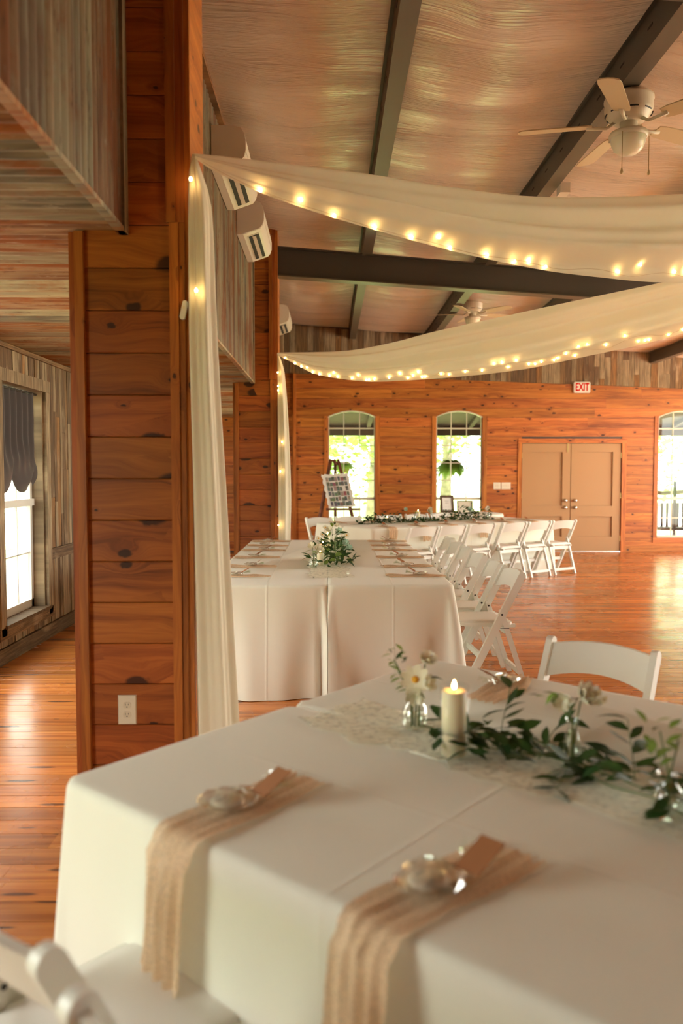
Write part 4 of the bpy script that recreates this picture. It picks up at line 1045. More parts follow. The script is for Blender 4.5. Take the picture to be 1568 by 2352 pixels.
# ================================================================== FLOWERS, VINES, CANDLES
def leaf_mesh(name, mat, L=1.0, W=0.42, fold=0.14, curl=0.18):
    prof = [(0, 0.03), (0.15, 0.55), (0.4, 1.0), (0.65, 0.85), (0.85, 0.4), (1.0, 0.0)]; vs = []
    for t, w in prof:
        z = -curl * t * t; hw = W * 0.5 * w
        vs += [(t * L, -hw, z + fold * hw), (t * L, 0, z), (t * L, hw, z + fold * hw)]
    fs = []
    for i in range(len(prof) - 1):
        b = i * 3; fs += [(b, b + 3, b + 4, b + 1), (b + 1, b + 4, b + 5, b + 2)]
    return MB().add(vs, fs).mesh(name, mat, True)
LEAF = [leaf_mesh('leaf', 'leaf'), leaf_mesh('leaf', 'leaf', 1, 0.36, 0.3, 0.3), leaf_mesh('leaf', 'leaf', 1, 0.46, 0.1, -0.1)]
LEAFL = leaf_mesh('leaf', 'leaf_light', 1, 0.5, 0.2, 0.2)
def put_leaf(parent, p, yaw, pitch, size, light=False, roll=0.0):
    me = LEAFL if light else rnd.choice(LEAF)
    return link('leaf', me, parent, p, (roll, -pitch, yaw), (size, size, size))
def petal_mesh(nm, mat, n, r, cup, w):
    m = MB()
    for k in range(n):
        a = 2 * math.pi * k / n; ca, sa = math.cos(a), math.sin(a)
        pr = [(0.15, 0.3), (0.5, 1.0), (0.85, 0.8), (1.0, 0.25)]; vs = []
        for t, ww in pr:
            for sgn in (-1, 1):
                x, y = t * r, sgn * ww * w * r * 0.5; z = cup * r * t * t
                vs.append((ca * x - sa * y, sa * x + ca * y, z))
        m.add(vs, [(2 * i, 2 * i + 2, 2 * i + 3, 2 * i + 1) for i in range(3)])
    return m.mesh(nm, mat, True)
DAISY = petal_mesh('petals', 'petal', 9, 1.0, 0.25, 0.55)
RUFFLE = petal_mesh('petals', 'petal', 7, 1.0, 0.9, 0.8)
RUFFLE2 = petal_mesh('petals', 'petal', 5, 0.7, 1.6, 0.9)
MINT = petal_mesh('petals', 'succulent', 7, 1.0, 0.7, 0.7)
CORE = MB().lathe([(0.0, 0.0), (0.24, 0.0), (0.22, 0.12), (0.0, 0.18)], 10).mesh('flower_center', 'pollen', True)
def flower(parent, p, r, d, kind):
    q = Vector(d).to_track_quat('Z', 'Y').to_euler()
    if kind == 'daisy':
        f = link('flower', DAISY, parent, p, q, (r, r, r)); link('flower_center', CORE, f)
    elif kind == 'mint': f = link('flower', MINT, parent, p, q, (r, r, r)); link('petals', MINT, f, (0, 0, 0.1), (0, 0, 0.4), (0.6, 0.6, 0.8))
    else:
        f = link('flower', RUFFLE, parent, p, q, (r, r, r)); link('petals', RUFFLE2, f, (0, 0, 0.05), (0, 0, 0.3))
    return f
def stem(parent, pts, r=0.0016): return MB().tube(pts, r, 5).build('stem', 'stem', parent, True)
def bud_vase(loc, label, h=0.10, rb=0.034, bulbous=True, group='glass bud vases'):
    t = thing('bud_vase', label, 'vase', loc, 0, group)
    if bulbous: pr = [(0.0, 0.0), (rb * 0.72, 0.0), (rb * 0.95, h * 0.2), (rb, h * 0.42), (rb * 0.8, h * 0.66), (rb * 0.5, h * 0.8), (rb * 0.48, h * 0.9), (rb * 0.66, h)]
    else: pr = [(0.0, 0.0), (rb * 0.6, 0.0), (rb * 0.62, h * 0.5), (rb * 0.36, h * 0.75), (rb * 0.36, h * 0.9), (rb * 0.5, h)]
    MB().lathe(pr, 20, close=False).build('glass', 'glass', t, True)
    k = [(r * 0.9, z * 0.96 + 0.003) for r, z in pr[:4]]; k[0] = (0, 0.003)
    MB().lathe(k + [(0.0, k[-1][1])], 16).build('water', 'water', t, True)
    return t
def candle(loc, label, r, h, glass_h=None, gr=None, burn=True):
    t = thing('pillar_candle', label, 'candle', loc, 0, 'ivory pillar candles')
    MB().lathe([(0.0, 0.002), (r, 0.002), (r, h - 0.004), (r * 0.9, h), (r * 0.6, h - 0.006), (0.0, h - 0.008)], 24).build('wax', 'wax', t, True)
    MB().tube([(0, 0, h - 0.008), (0.001, 0, h + 0.004)], 0.0012, 5).build('wick', 'dark', t)
    if burn: MB().lathe([(0.0, h + 0.001), (0.0045, h + 0.005), (0.0062, h + 0.010), (0.004, h + 0.019), (0.0, h + 0.028)], 10).build('flame', 'flame', t, True)
    if glass_h:
        MB().lathe([(0.0, 0.0), (gr, 0.0), (gr, glass_h), (gr - 0.002, glass_h), (gr - 0.002, 0.002), (0.0, 0.002)], 28).build('glass_cylinder', 'chimney', t, True)
    return t
# --- near table
v1 = bud_vase(t1(0.40, 0.82, ZT), 'round glass bud vase with a daisy beside the near candle', 0.105, 0.040)
v1.location = (0.246, 2.263, ZT + 0.004)
stems = [((0.0, 0, 0.008), (0.004, -0.002, 0.09), (-0.004, -0.012, 0.165)), ((0.01, 0.005, 0.01), (0.012, 0, 0.09), (0.030, 0.01, 0.19)), ((-0.008, 0.003, 0.012), (-0.014, 0, 0.10), (-0.055, 0.0, 0.185)), ((-0.004, 0.008, 0.01), (-0.01, 0.005, 0.1), (-0.06, 0.02, 0.20)),
         ((0.012, -0.008, 0.012), (0.01, -0.008, 0.10), (0.018, -0.012, 0.135)), ((-0.012, -0.006, 0.01), (-0.006, -0.006, 0.08), (0.02, -0.015, 0.15))]
for q in stems: stem(v1, q, 0.0022)
f = flower(v1, (-0.002, -0.016, 0.150), 0.044, (-0.12, -1, 0.25), 'daisy')
flower(v1, (0.034, 0.01, 0.192), 0.028, (0.2, -0.5, 0.9), 'ruffle')
flower(v1, (0.026, -0.018, 0.135), 0.026, (0.7, -0.5, 0.4), 'ruffle')
flower(v1, (0.002, -0.012, 0.112), 0.030, (-0.2, -0.8, -0.3), 'ruffle')
for k in range(14):
    a = rnd.uniform(0, 6.28); base = Vector((-0.058, 0.008, 0.195)) + Vector((rnd.uniform(-.028, .032), rnd.uniform(-.02, .02), rnd.uniform(-.012, .03)))
    put_leaf(v1, base, a, rnd.uniform(-0.2, 0.9), rnd.uniform(0.022, 0.04), k % 3 != 0)
for k in range(5): put_leaf(v1, (-0.05 + 0.008 * k, -0.005, 0.165 - 0.012 * k), rnd.uniform(2.4, 4.6), rnd.uniform(-0.9, 0), 0.035, True)
put_leaf(v1, (0.04, -0.01, 0.155), -0.2, 0.1, 0.04); put_leaf(v1, (0.035, -0.012, 0.15), -0.6, 0.4, 0.035)
cn = candle((0.326, 2.057, ZT + 0.004), 'tall lit ivory pillar candle on the near table', 0.0325, 0.172, 0.185, 0.040)
cn['label'] = 'tall lit ivory pillar candle on the near table'
vine = thing('leaf_vine', 'dark green leafy vine trailing along the near table from the candle', 'garland', t1(0.6, 0.8, ZT))
vl = vine.location
def vpath(s): # s 0..1
    u = 0.60 + 1.35 * s; return t1(u, 0.80 + 0.05 * math.sin(s * 9), ZT + 0.02 + 0.018 * math.sin(s * 17 + 1))
for k, (off, ph) in enumerate(((0.0, 0.0), (0.07, 1.3), (-0.07, 2.1))):
    pts = [vpath(s / 40) + V1 * (off * math.sin(s / 40 * 7 + ph)) + Vector((0, 0, 0.01 * math.sin(s * 0.7 + ph))) - vl for s in range(41)]
    MB().tube(pts, 0.0018, 5).build('stem', 'stem', vine, True)
branches = [(0.10, Vector((0.05, 0.10, 0.13)), 0.17), (0.18, Vector((0.10, 0.06, 0.12)), 0.20), (0.04, Vector((-0.02, -0.12, 0.01)), 0.13), (0.25, Vector((-0.08, -0.14, 0.02)), 0.16), (0.38, Vector((0.02, 0.10, 0.12)), 0.16),
            (0.45, Vector((-0.06, -0.12, 0.03)), 0.14), (0.52, Vector((0.08, 0.08, 0.10)), 0.15), (0.60, Vector((-0.05, -0.10, 0.05)), 0.13), (0.70, Vector((0.06, 0.10, 0.06)), 0.15), (0.02, Vector((-0.06, 0.06, 0.05)), 0.10), (0.8, Vector((-0.03, -0.10, 0.06)), 0.14), (0.9, Vector((0.05, 0.08, 0.06)), 0.14)]
for s0, d, ln in branches:
    p0 = vpath(s0); d = d.normalized(); pts = []
    for j in range(7):
        q = p0 + d * ln * j / 6 + Vector((0, 0, 0.012 * math.sin(j * 0.9))); pts.append(q - vl)
    MB().tube(pts, 0.0014, 5).build('stem', 'stem', vine, True)
    for j in range(1, 7):
        yaw = math.atan2(d.y, d.x) + rnd.choice((-1, 1)) * rnd.uniform(0.4, 1.3)
        put_leaf(vine, pts[j], yaw, rnd.uniform(-0.5, 0.5) + d.z * 0.6, rnd.uniform(0.055, 0.085), False, rnd.uniform(-0.6, 0.6))
for k in range(200):
    s = rnd.random() ** 1.35; p = vpath(s) + V1 * rnd.gauss(0, 0.05) + Vector((0, 0, rnd.uniform(-0.005, 0.04))) - vl
    put_leaf(vine, p, rnd.uniform(0, 6.28), rnd.uniform(-0.35, 0.6), rnd.uniform(0.055, 0.09), False, rnd.uniform(-0.6, 0.6))
v2 = bud_vase((0.615, 1.98, ZT + 0.004), 'slim glass bud vase among the vine with drooping white blooms', 0.12, 0.036, False)
for q in (((0, 0, 0.01), (0.0, 0, 0.11), (-0.02, 0.01, 0.175), (-0.06, 0.01, 0.185)), ((0, 0, 0.01), (0.01, 0, 0.11), (0.02, 0.0, 0.165)), ((0.004, 0, 0.01), (0.0, 0, 0.11), (-0.03, 0.0, 0.15))): stem(v2, q, 0.0022)
flower(v2, (0.025, -0.005, 0.170), 0.036, (0.4, -0.6, 0.7), 'ruffle'); flower(v2, (0.05, 0.01, 0.160), 0.030, (0.6, -0.3, 0.7), 'ruffle'); flower(v2, (-0.03, -0.01, 0.165), 0.024, (-0.3, -0.8, 0.2), 'ruffle')
for k in range(10): put_leaf(v2, (-0.07 + rnd.uniform(-.03, .05), rnd.uniform(-.02, .02), 0.178 + rnd.uniform(-.03, .015)), rnd.uniform(0, 6.28), rnd.uniform(-0.9, 0.3), rnd.uniform(0.025, 0.045), k % 2 == 0)
v3 = bud_vase((0.725, 1.665, ZT + 0.004), 'glass bud vase at the picture edge with green filler sprigs', 0.10, 0.036)
for q in (((0, 0, 0.01), (0.0, 0, 0.10), (-0.02, 0.0, 0.19)), ((0, 0, 0.01), (0.005, 0, 0.10), (0.02, 0.0, 0.17))): stem(v3, q, 0.0022)
for k in range(16): put_leaf(v3, (-0.02 + rnd.uniform(-.03, .04), rnd.uniform(-.02, .02), 0.16 + rnd.uniform(-.03, .05)), rnd.uniform(0, 6.28), rnd.uniform(-0.3, 0.9), rnd.uniform(0.025, 0.045), k % 4 != 0)
# --- middle table
def bouquet(loc, label, seed, n, sx, sy, sz, flowers):
    t = thing('greenery_arrangement', label, 'flowers', loc)
    for k in range(10):
        a = rnd.uniform(0, 6.28); stem(t, [(0.3 * sx * math.cos(a), 0.4 * sy * math.sin(a), 0.01), (0.6 * sx * math.cos(a), 0.7 * sy * math.sin(a), sz * 0.5), (0.8 * sx * math.cos(a), 0.8 * sy * math.sin(a), sz * rnd.uniform(0.6, 0.95))], 0.002)
    for k in range(n):
        q = Vector((rnd.gauss(0, 0.45), rnd.gauss(0, 0.45), 0)); h = abs(rnd.gauss(0, 0.5)) * max(0.15, 1 - q.length * 0.7)
        p = Vector((q.x * sx, q.y * sy, 0.012 + min(1, h) * sz)); yaw = math.atan2(q.y, q.x) + rnd.uniform(-1, 1)
        put_leaf(t, p, yaw, rnd.uniform(-0.5, 0.9), rnd.uniform(0.05, 0.085), k % 6 == 0, rnd.uniform(-0.7, 0.7))
    for (x, y, z, r, kd) in flowers: flower(t, (x, y, z), r, (rnd.uniform(-.5, .5), -0.8, rnd.uniform(0.2, 0.8)), kd)
    return t
bouquet((0.03, 6.45, ZT + 0.004), 'leafy centrepiece with daisies nearest the end of the middle table', 1, 150, 0.16, 0.36, 0.25,
        [(-0.12, -0.1, 0.21, 0.022, 'daisy'), (-0.09, 0.05, 0.23, 0.024, 'daisy'), (-0.10, -0.18, 0.12, 0.026, 'ruffle'), (0.05, 0.1, 0.25, 0.032, 'mint'), (0.10, -0.05, 0.17, 0.03, 'mint'), (0.11, 0.1, 0.22, 0.026, 'daisy'), (-0.03, 0.2, 0.25, 0.03, 'ruffle'), (0.13, 0.0, 0.12, 0.03, 'mint'), (0.06, 0.2, 0.25, 0.022, 'daisy')])
bouquet((0.02, 7.45, ZT + 0.004), 'leafy centrepiece farther along the middle table', 2, 60, 0.12, 0.34, 0.24,
        [(-0.06, 0, 0.22, 0.028, 'daisy'), (0.05, 0.1, 0.23, 0.024, 'ruffle'), (0.09, 0, 0.2, 0.024, 'daisy')])
for (x, y, h, lab) in ((-0.075, 6.30, 0.10, 'short lit candle in glass nearest the end of the middle table'), (-0.06, 6.85, 0.12, 'lit candle in glass between the middle table greenery'), (-0.02, 7.75, 0.13, 'lit candle in glass at the far part of the middle table')):
    candle((x, y, ZT + 0.004), lab, 0.026, h, h + 0.06, 0.036)
vb = bud_vase((-0.125, 6.12, ZT + 0.004), 'round glass bud vase at the foot of the middle table centrepiece', 0.10, 0.036)
for q in (((0, 0, 0.01), (0, 0, 0.1), (-0.01, 0, 0.17)), ((0, 0, 0.01), (0.004, 0, 0.1), (0.03, 0, 0.16))): stem(vb, q, 0.002)
flower(vb, (-0.012, -0.01, 0.165), 0.03, (-0.3, -0.8, 0.6), 'ruffle'); flower(vb, (0.03, 0, 0.155), 0.03, (0.3, -0.8, 0.3), 'ruffle')
for k in range(7): put_leaf(vb, (rnd.uniform(-.04, .03), rnd.uniform(-.02, .02), rnd.uniform(0.11, 0.19)), rnd.uniform(0, 6.28), rnd.uniform(-0.2, 0.9), 0.04, True)
# --- far table: garland too small to pick leaves apart
def garland(u0, u1, n, label, hgt):
    m = MB(); base = t3((u0 + u1) / 2, 0.74, ZT)
    src = [((0, 0, 0), (0.4, -0.2, 0.02), (1, 0, -0.1), (0.4, 0.2, 0.02))]
    for k in range(n):
        u = rnd.uniform(u0, u1); e = min(1, (u - u0) / 0.1, (u1 - u) / 0.1)
        p = t3(u, 0.74 + rnd.gauss(0, 0.05), ZT + 0.008 + abs(rnd.gauss(0, hgt)) * max(0.2, e)); s = rnd.uniform(0.05, 0.085)
        q = Matrix.Rotation(rnd.uniform(0, 6.28), 4, 'Z') @ Matrix.Rotation(rnd.uniform(-1, 0.5), 4, 'Y') @ Matrix.Rotation(rnd.uniform(-.8, .8), 4, 'X')
        m.add([p + (q @ Vector(v)) * s for v in src[0]], [(0, 1, 2, 3)])
    root = thing('leaf_garland', label, 'garland', base)
    o = m.build('leaves', 'leaf', root, world=True); o['kind'] = 'stuff'
    MB().tube([t3(u0 + (u1 - u0) * i / 20, 0.74 + 0.02 * math.sin(i), ZT + 0.012) for i in range(21)], 0.002, 5).build('stem', 'stem', root, world=True)
garland(0.30, 1.10, 230, 'dark leafy garland at the easel end of the far table', 0.06)
garland(1.14, 1.72, 150, 'thin leafy garland between the bud vases of the far table', 0.03)
garland(1.75, 2.75, 330, 'full leafy garland at the door end of the far table', 0.085)
candle(t3(0.80, 0.80, ZT + 0.004), 'lit candle in glass at the easel end of the far table', 0.03, 0.07, 0.11, 0.036)
candle(t3(1.36, 0.80, ZT + 0.004), 'bare ivory pillar candle between two bud vases on the far table', 0.032, 0.15)
candle(t3(2.12, 0.86, ZT + 0.004), 'lit candle in tall glass over the full far garland', 0.034, 0.13, 0.18, 0.044)
candle(t3(2.60, 0.95, ZT + 0.004), 'lit candle in glass at the door end of the far table', 0.032, 0.12, 0.18, 0.042)
for i, (u, kind) in enumerate(((1.22, 'green'), (1.52, 'white'), (2.3, 'mint'), (2.66, 'white'))):
    v = bud_vase(t3(u, 0.70, ZT + 0.004), ['glass bud vase with green sprigs left of the bare candle on the far table', 'glass bud vase with white blooms right of the bare candle on the far table', 'glass bud vase with mint blooms in the full far garland', 'glass bud vase with daisies at the door end of the far table'][i], 0.12, 0.036, False)
    for q in (((0, 0, 0.01), (0, 0, 0.1), (-0.02, 0, 0.17)), ((0, 0, 0.01), (0.004, 0, 0.1), (0.02, 0, 0.16))): stem(v, q, 0.002)
    if kind == 'green':
        for k in range(12): put_leaf(v, (rnd.uniform(-.04, .04), rnd.uniform(-.02, .02), rnd.uniform(0.12, 0.18)), rnd.uniform(0, 6.28), rnd.uniform(-0.2, 0.9), 0.04, True)
        flower(v, (-0.13, 0, 0.19), 0.03, (0, -1, 0.3), 'mint'); stem(v, [(0, 0, 0.1), (-0.08, 0, 0.13), (-0.13, 0, 0.18)], 0.0018)
    else:
        for k in range(4): flower(v, (rnd.uniform(-.035, .035), -0.01 + rnd.uniform(-.02, .02), rnd.uniform(0.13, 0.19)), 0.032, (rnd.uniform(-.5, .5), -0.8, 0.5), {'white': 'daisy' if i == 3 else 'ruffle', 'mint': 'mint'}[kind])
        for k in range(4): put_leaf(v, (rnd.uniform(-.03, .03), rnd.uniform(-.02, .02), rnd.uniform(0.1, 0.15)), rnd.uniform(0, 6.28), 0.3, 0.04)

# ================================================================== ROUND GUEST TABLE WITH FRAMES
rt = Vector((2.45, 14.06, 0)); m = MB(); n = 96; prof = []
rows = [(0.0, 0.765), (0.57, 0.765), (0.605, 0.760), (0.615, 0.745)] + [(0.62, 0.72 - 0.70 * j / 8) for j in range(9)]
for r_, z in rows:
    for k in range(n):
        a = 2 * math.pi * k / n; d = max(0, (0.72 - z) / 0.72); rr_ = r_ + d * (0.05 + 0.035 * math.sin(k * 2 * math.pi / 96 * 14 + math.sin(a * 3)))
        m.v.append((rr_ * math.cos(a), rr_ * math.sin(a), z))
m.f = [(j * n + k, j * n + (k + 1) % n, (j + 1) * n + (k + 1) % n, (j + 1) * n + k) for j in range(len(rows) - 1) for k in range(n)]
o = link('round_tablecloth', m.mesh('round_tablecloth', 'cloth2', True), None, rt); tag(o, 'white cloth over the round table holding two picture frames', 'tablecloth')
def picture_frame(loc, w, h, tilt, rotz, fw, paper, lines, label):
    t = thing('picture_frame', label, 'picture frame', loc, rotz, 'framed signs on the round table')
    def tl(x, y, z): return (x, y * math.cos(tilt) + z * math.sin(tilt), -y * math.sin(tilt) + z * math.cos(tilt))
    def bx(nm, mat, x0, x1, y0, y1, z0, z1):
        q = MB().box(x0, x1, y0, y1, z0, z1); q.v = [tl(*p) for p in q.v]; return q.build(nm, mat, t)
    for q in ((-w / 2, -w / 2 + fw, 0, h), (w / 2 - fw, w / 2, 0, h), (-w / 2 + fw, w / 2 - fw, 0, fw), (-w / 2 + fw, w / 2 - fw, h - fw, h)):
        bx('frame_bar', 'frame', q[0], q[1], -0.010, 0.012, q[2], q[3])
    bx('sign_paper', paper, -w / 2 + fw, w / 2 - fw, 0.002, 0.008, fw, h - fw)
    for (x, z, l, wv, th) in lines:
        q = MB()
        pts = [tl(x - l / 2 + l * i / 24, 0.0005, z + wv * math.sin(i * 1.9) * (0.6 + 0.4 * math.sin(i * 0.7))) for i in range(25)]
        q.tube(pts, th, 4).build('handwriting', 'ink', t)
    bx('easel_back', 'frame', -0.03, 0.03, 0.012, 0.018, 0.0, h * 0.7)
    return t
bk = MB(); bk.box(-0.15, 0.15, -0.10, 0.10, 0, 0.018); o = bk.build('guest_book', 'paper'); o.location = (2.17, 13.75, 0.7652); tag(o, 'white guest book lying under the tilted brown frame', 'book')
MB().box(-0.155, 0.155, -0.105, 0.105, 0.018, 0.024).build('book_cover', 'whiteplastic', o)
picture_frame((2.05, 13.82, 0.79), 0.245, 0.30, R(14), R(8), 0.038, 'paper', [(0, 0.20, 0.07, 0.010, 0.0012), (0, 0.165, 0.06, 0.010, 0.0012), (0, 0.10, 0.09, 0.003, 0.0007)], 'tilted brown frame with a white script sign')
picture_frame((2.36, 13.86, 0.766), 0.275, 0.23, R(10), R(-2), 0.018, 'paper2', [(0, 0.17, 0.10, 0.004, 0.0007), (0, 0.145, 0.12, 0.006, 0.001), (0, 0.12, 0.11, 0.004, 0.0007), (0, 0.095, 0.14, 0.003, 0.0007), (0, 0.07, 0.14, 0.003, 0.0007)], 'thin dark frame with a cream printed sign')

# ================================================================== EASEL WITH PHOTO BOARD
ez = thing('wooden_easel', 'dark wooden tripod easel in front of the first arched window', 'easel', (0.12, 13.3, 0))
for p0, p1, r0, r1 in (((0.02, 13.18, 1.70), (-0.30, 12.95, 0.0), 0.030, 0.034), ((0.14, 13.18, 1.70), (0.56, 12.95, 0.0), 0.026, 0.030), ((0.09, 13.20, 1.66), (0.10, 13.85, 0.0), 0.022, 0.028)):
    MB().tube([p0, tuple((Vector(p0) + Vector(p1)) / 2), p1], [r0, (r0 + r1) / 2, r1], 8).build('leg', 'easel', ez, True, world=True)
MB().tube([(0.06, 13.18, 1.70), (0.12, 13.18, 1.60)], 0.03, 8).build('top_joint', 'easel', ez, True, world=True)
m = MB().box(-0.06, 0.50, 12.93, 13.06, 0.868, 0.90); m.build('ledge', 'easel', ez, world=True)
MB().tube([(-0.30, 12.99, 0.62), (-0.1, 13.0, 0.58), (0.1, 13.0, 0.62)], 0.006, 5).build('brace_cord', 'dark', ez, world=True)
bd = thing('photo_board', 'white lace-edged board covered with snapshots leaning on the easel', 'photo board', (0.205, 12.985, 0.902))
bw, bh, tilt, roll = 0.40, 0.545, R(12), R(-13)
def bt(x, y, z):
    xr = x * math.cos(roll) + z * math.sin(roll) * 1.0; zr = z * math.cos(roll) - x * math.sin(roll) * 0.25
    xr = x + z * -0.22; zr = z + x * 0.06 + 0.006
    return (xr, y * math.cos(tilt) + zr * math.sin(tilt), zr * math.cos(tilt) - y * math.sin(tilt))
def bbox(nm, mat, x0, x1, y0, y1, z0, z1):
    q = MB().box(x0, x1, y0, y1, z0, z1); q.v = [bt(*p) for p in q.v]; return q.build(nm, mat, bd)
bbox('backing', 'paper', -bw / 2, bw / 2, 0.0, 0.012, 0.012, bh)
ls = MB(); per = []
for i in range(60):
    t_ = i / 60 * 4; sd = int(t_); fr_ = t_ - sd
    c = [(-bw / 2, 0.012), (bw / 2, 0.012), (bw / 2, bh), (-bw / 2, bh)]; p0, p1 = c[sd], c[(sd + 1) % 4]
    per.append((p0[0] + (p1[0] - p0[0]) * fr_, p0[1] + (p1[1] - p0[1]) * fr_))
cx0, cz0 = 0, bh / 2; vin = [bt(x * 0.96, -0.004, cz0 + (z - cz0) * 0.96) for x, z in per]
vout = [bt(x * (1.09 + 0.05 * math.sin(i * 2.1)), -0.006 - 0.008 * (i % 2), cz0 + (z - cz0) * (1.06 + 0.035 * math.sin(i * 2.1)) + (0.012 if z < 0.02 else 0)) for i, (x, z) in enumerate(per)]
ls.add(vin + vout, [(i, (i + 1) % 60, 60 + (i + 1) % 60, 60 + i) for i in range(60)]); ls.build('lace_border', 'lace', bd)
for r_ in range(6):
    for c_ in range(7):
        if rnd.random() < 0.06: continue
        x = -bw / 2 + 0.03 + c_ * (bw - 0.06) / 7 + rnd.uniform(0, 0.006); z = 0.035 + r_ * (bh - 0.05) / 6 + rnd.uniform(-0.006, 0.006)
        w_, h_ = rnd.choice(((0.046, 0.074), (0.040, 0.068), (0.047, 0.060))); 
        q = MB().box(-w_ / 2, w_ / 2, -0.003, -0.001, -h_ / 2, h_ / 2); c3 = bt(x + w_ / 2, 0, z + h_ / 2)
        q.v = [tuple(Vector(bt(p[0] + x + w_ / 2, p[1], p[2] + z + h_ / 2)) - Vector(c3)) for p in q.v]
        link('snapshot', q.mesh('snapshot', 'photo'), bd, c3)

# ================================================================== SMALL WALL FITTINGS
def outlet(loc, rotz, label, dark=False):
    t = thing('wall_outlet', label, 'outlet', loc, rotz)
    q = MB(); w, h = 0.040, 0.064
    q.add([(-w, 0, -h), (w, 0, -h), (w, 0, h), (-w, 0, h), (-w + .004, -.006, -h + .004), (w - .004, -.006, -h + .004), (w - .004, -.006, h - .004), (-w + .004, -.006, h - .004)],
          [(0, 1, 5, 4), (1, 2, 6, 5), (2, 3, 7, 6), (3, 0, 4, 7), (4, 5, 6, 7)]); q.build('cover_plate', 'bolt' if dark else 'plate', t)
    for s in (-1, 1):
        c = s * 0.0205; poly = []
        for k in range(16):
            a = 2 * math.pi * k / 16; poly.append((0.0175 * math.cos(a), c + max(-0.0135, min(0.0135, 0.0175 * math.sin(a)))))
        f = MB().prism(poly, 1, -0.0085, -0.005).build('receptacle', 'plate' if dark else 'socket', t)
        for (x, z, w_, h_) in ((-0.0065, 0.004, 0.0011, 0.0045), (0.0065, 0.004, 0.0011, 0.0036), (0.0, -0.0065, 0.0024, 0.0024)):
            MB().box(x - w_, x + w_, -0.0090, -0.0084, c + z - h_, c + z + h_).build('pin_slot', 'dark', f)
    return t
outlet((-0.872, P1Y - 0.001, 0.475), R(1), 'ivory double outlet low on the near pine pillar')
outlet((XL + 0.018, 7.93, 0.42), R(90), 'dark-plated outlet low on the reclaimed aisle wall', True)
def switches(x0, x1, z0, z1, n, label):
    t = thing('light_switch', label, 'light switch', ((x0 + x1) / 2, YB - 0.002, (z0 + z1) / 2)); w, h = (x1 - x0) / 2, (z1 - z0) / 2
    MB().box(-w, w, -0.006, 0, -h, h).build('cover_plate', 'plate', t)
    for k in range(n):
        x = (k - (n - 1) / 2) * 0.046; MB().box(x - 0.005, x + 0.005, -0.015, -0.006, -0.011, 0.011).build('toggle', 'socket', t)
switches(3.052, 3.185, 1.17, 1.297, 2, 'ivory two-toggle switch plate nearer the second window')
switches(3.20, 3.371, 1.17, 1.297, 3, 'ivory three-toggle switch plate nearer the doors')
ex = thing('exit_sign', 'white exit sign with red letters above the double doors', 'exit sign', (4.668, YB - 0.03, 3.053), R(0))
q = MB(); rr_ = 0.02; w, h = 0.152, 0.10; poly = []
for cx, cz, a0 in ((w - rr_, h - rr_, 0), (-w + rr_, h - rr_, 90), (-w + rr_, -h + rr_, 180), (w - rr_, -h + rr_, 270)):
    poly += [(cx + rr_ * math.cos(R(a0 + k * 30)), cz + rr_ * math.sin(R(a0 + k * 30))) for k in range(4)]
q.prism(poly, 1, -0.025, 0.028); q.build('housing', 'whiteplastic', ex)
lt = link('lettering', text_mesh('EXIT', 0.20, 0.002, 'exit_red', 'lettering'), ex, (0, -0.0275, 0.0), (R(90), 0, 0), (0.62, 1.0, 1.0))
rm = thing('remote_control', 'small white remote hung on the trim of the near pillar', 'remote', (-0.608, P1Y - 0.016, 2.173), 0)
q = MB(); poly = [(0.012 * math.cos(R(a)) , 0.028 * (1 if a < 180 else -1) + 0.012 * math.sin(R(a))) for a in range(0, 360, 30)]
q.prism(poly, 1, -0.016, 0.0); q.v = [(x * math.cos(.2) + z * math.sin(.2), y, z * math.cos(.2) - x * math.sin(.2)) for x, y, z in q.v]; q.build('shell', 'whiteplastic', rm)
MB().box(-0.004, 0.005, -0.0165, -0.016, 0.004, 0.016).build('screen', 'socket', rm)

# aisle curtain
cu = MB()
def cf(u, v):
    y = 6.235 + 0.80 * u + 0.02 * math.sin(v * 5); z = 2.185 - 0.86 * v
    puff = smoothstep(0.40, 0.85, v) * (1 - 0.8 * smoothstep(0.9, 1.0, v))
    scal = 0.11 * (1 - abs(math.sin(u * 2.0 * math.pi + 0.5))) ** 1.5 * smoothstep(0.55, 1, v)
    x = XL - 0.05 + 0.016 * math.sin(u * 40 + 1.0 * math.sin(v * 3)) * (1 - smoothstep(0.45, 0.9, v)) + 0.045 * puff * (0.55 + 0.45 * abs(math.sin(u * 2.0 * math.pi + 0.5))) + 0.010 * math.sin(v * 16 + u * 7) * puff
    return (x, y, z + scal)
cu.grid(cf, 90, 40); o = cu.build('balloon_curtain', 'curtain', None, True); tag(o, 'charcoal balloon curtain over the aisle window', 'curtain')
o2 = MB().tube([(XL - 0.045, 6.225, 2.175), (XL - 0.045, 7.115, 2.175)], 0.010, 8).build('curtain_rod', 'bolt', o)

# ================================================================== OUTDOORS
g = struct('ground_lawn', MB().box(-60, 60, -60, 90, -0.4, -0.22), 'lawn')
struct('porch_slab', MB().box(XL, XR + 2, YB + 0.15, 17.6, -0.25, -0.04), 'concrete')
pr_ = struct('porch_roof', MB().prism([(YB + 0.14, 2.95), (17.5, 2.46), (17.5, 2.52), (YB + 0.14, 3.02)], 0, XL - 0.5, XR + 2), 'porch', 'brown porch ceiling outside the arched windows')
MB().box(XL - 0.5, XR + 2, 17.30, 17.45, 2.28, 2.48).build('porch_beam', 'porch', pr_)
for i in range(12): MB().prism([(YB + 0.14, 2.87), (17.4, 2.40), (17.4, 2.47), (YB + 0.14, 2.95)], 0, -2.5 + i * 1.1, -2.42 + i * 1.1).build('porch_joist', 'porch', pr_)
for xx in (1.35, 5.0): MB().box(xx, xx + 0.12, 17.3, 17.42, -0.04, 2.3).build('porch_post', 'porch', pr_)
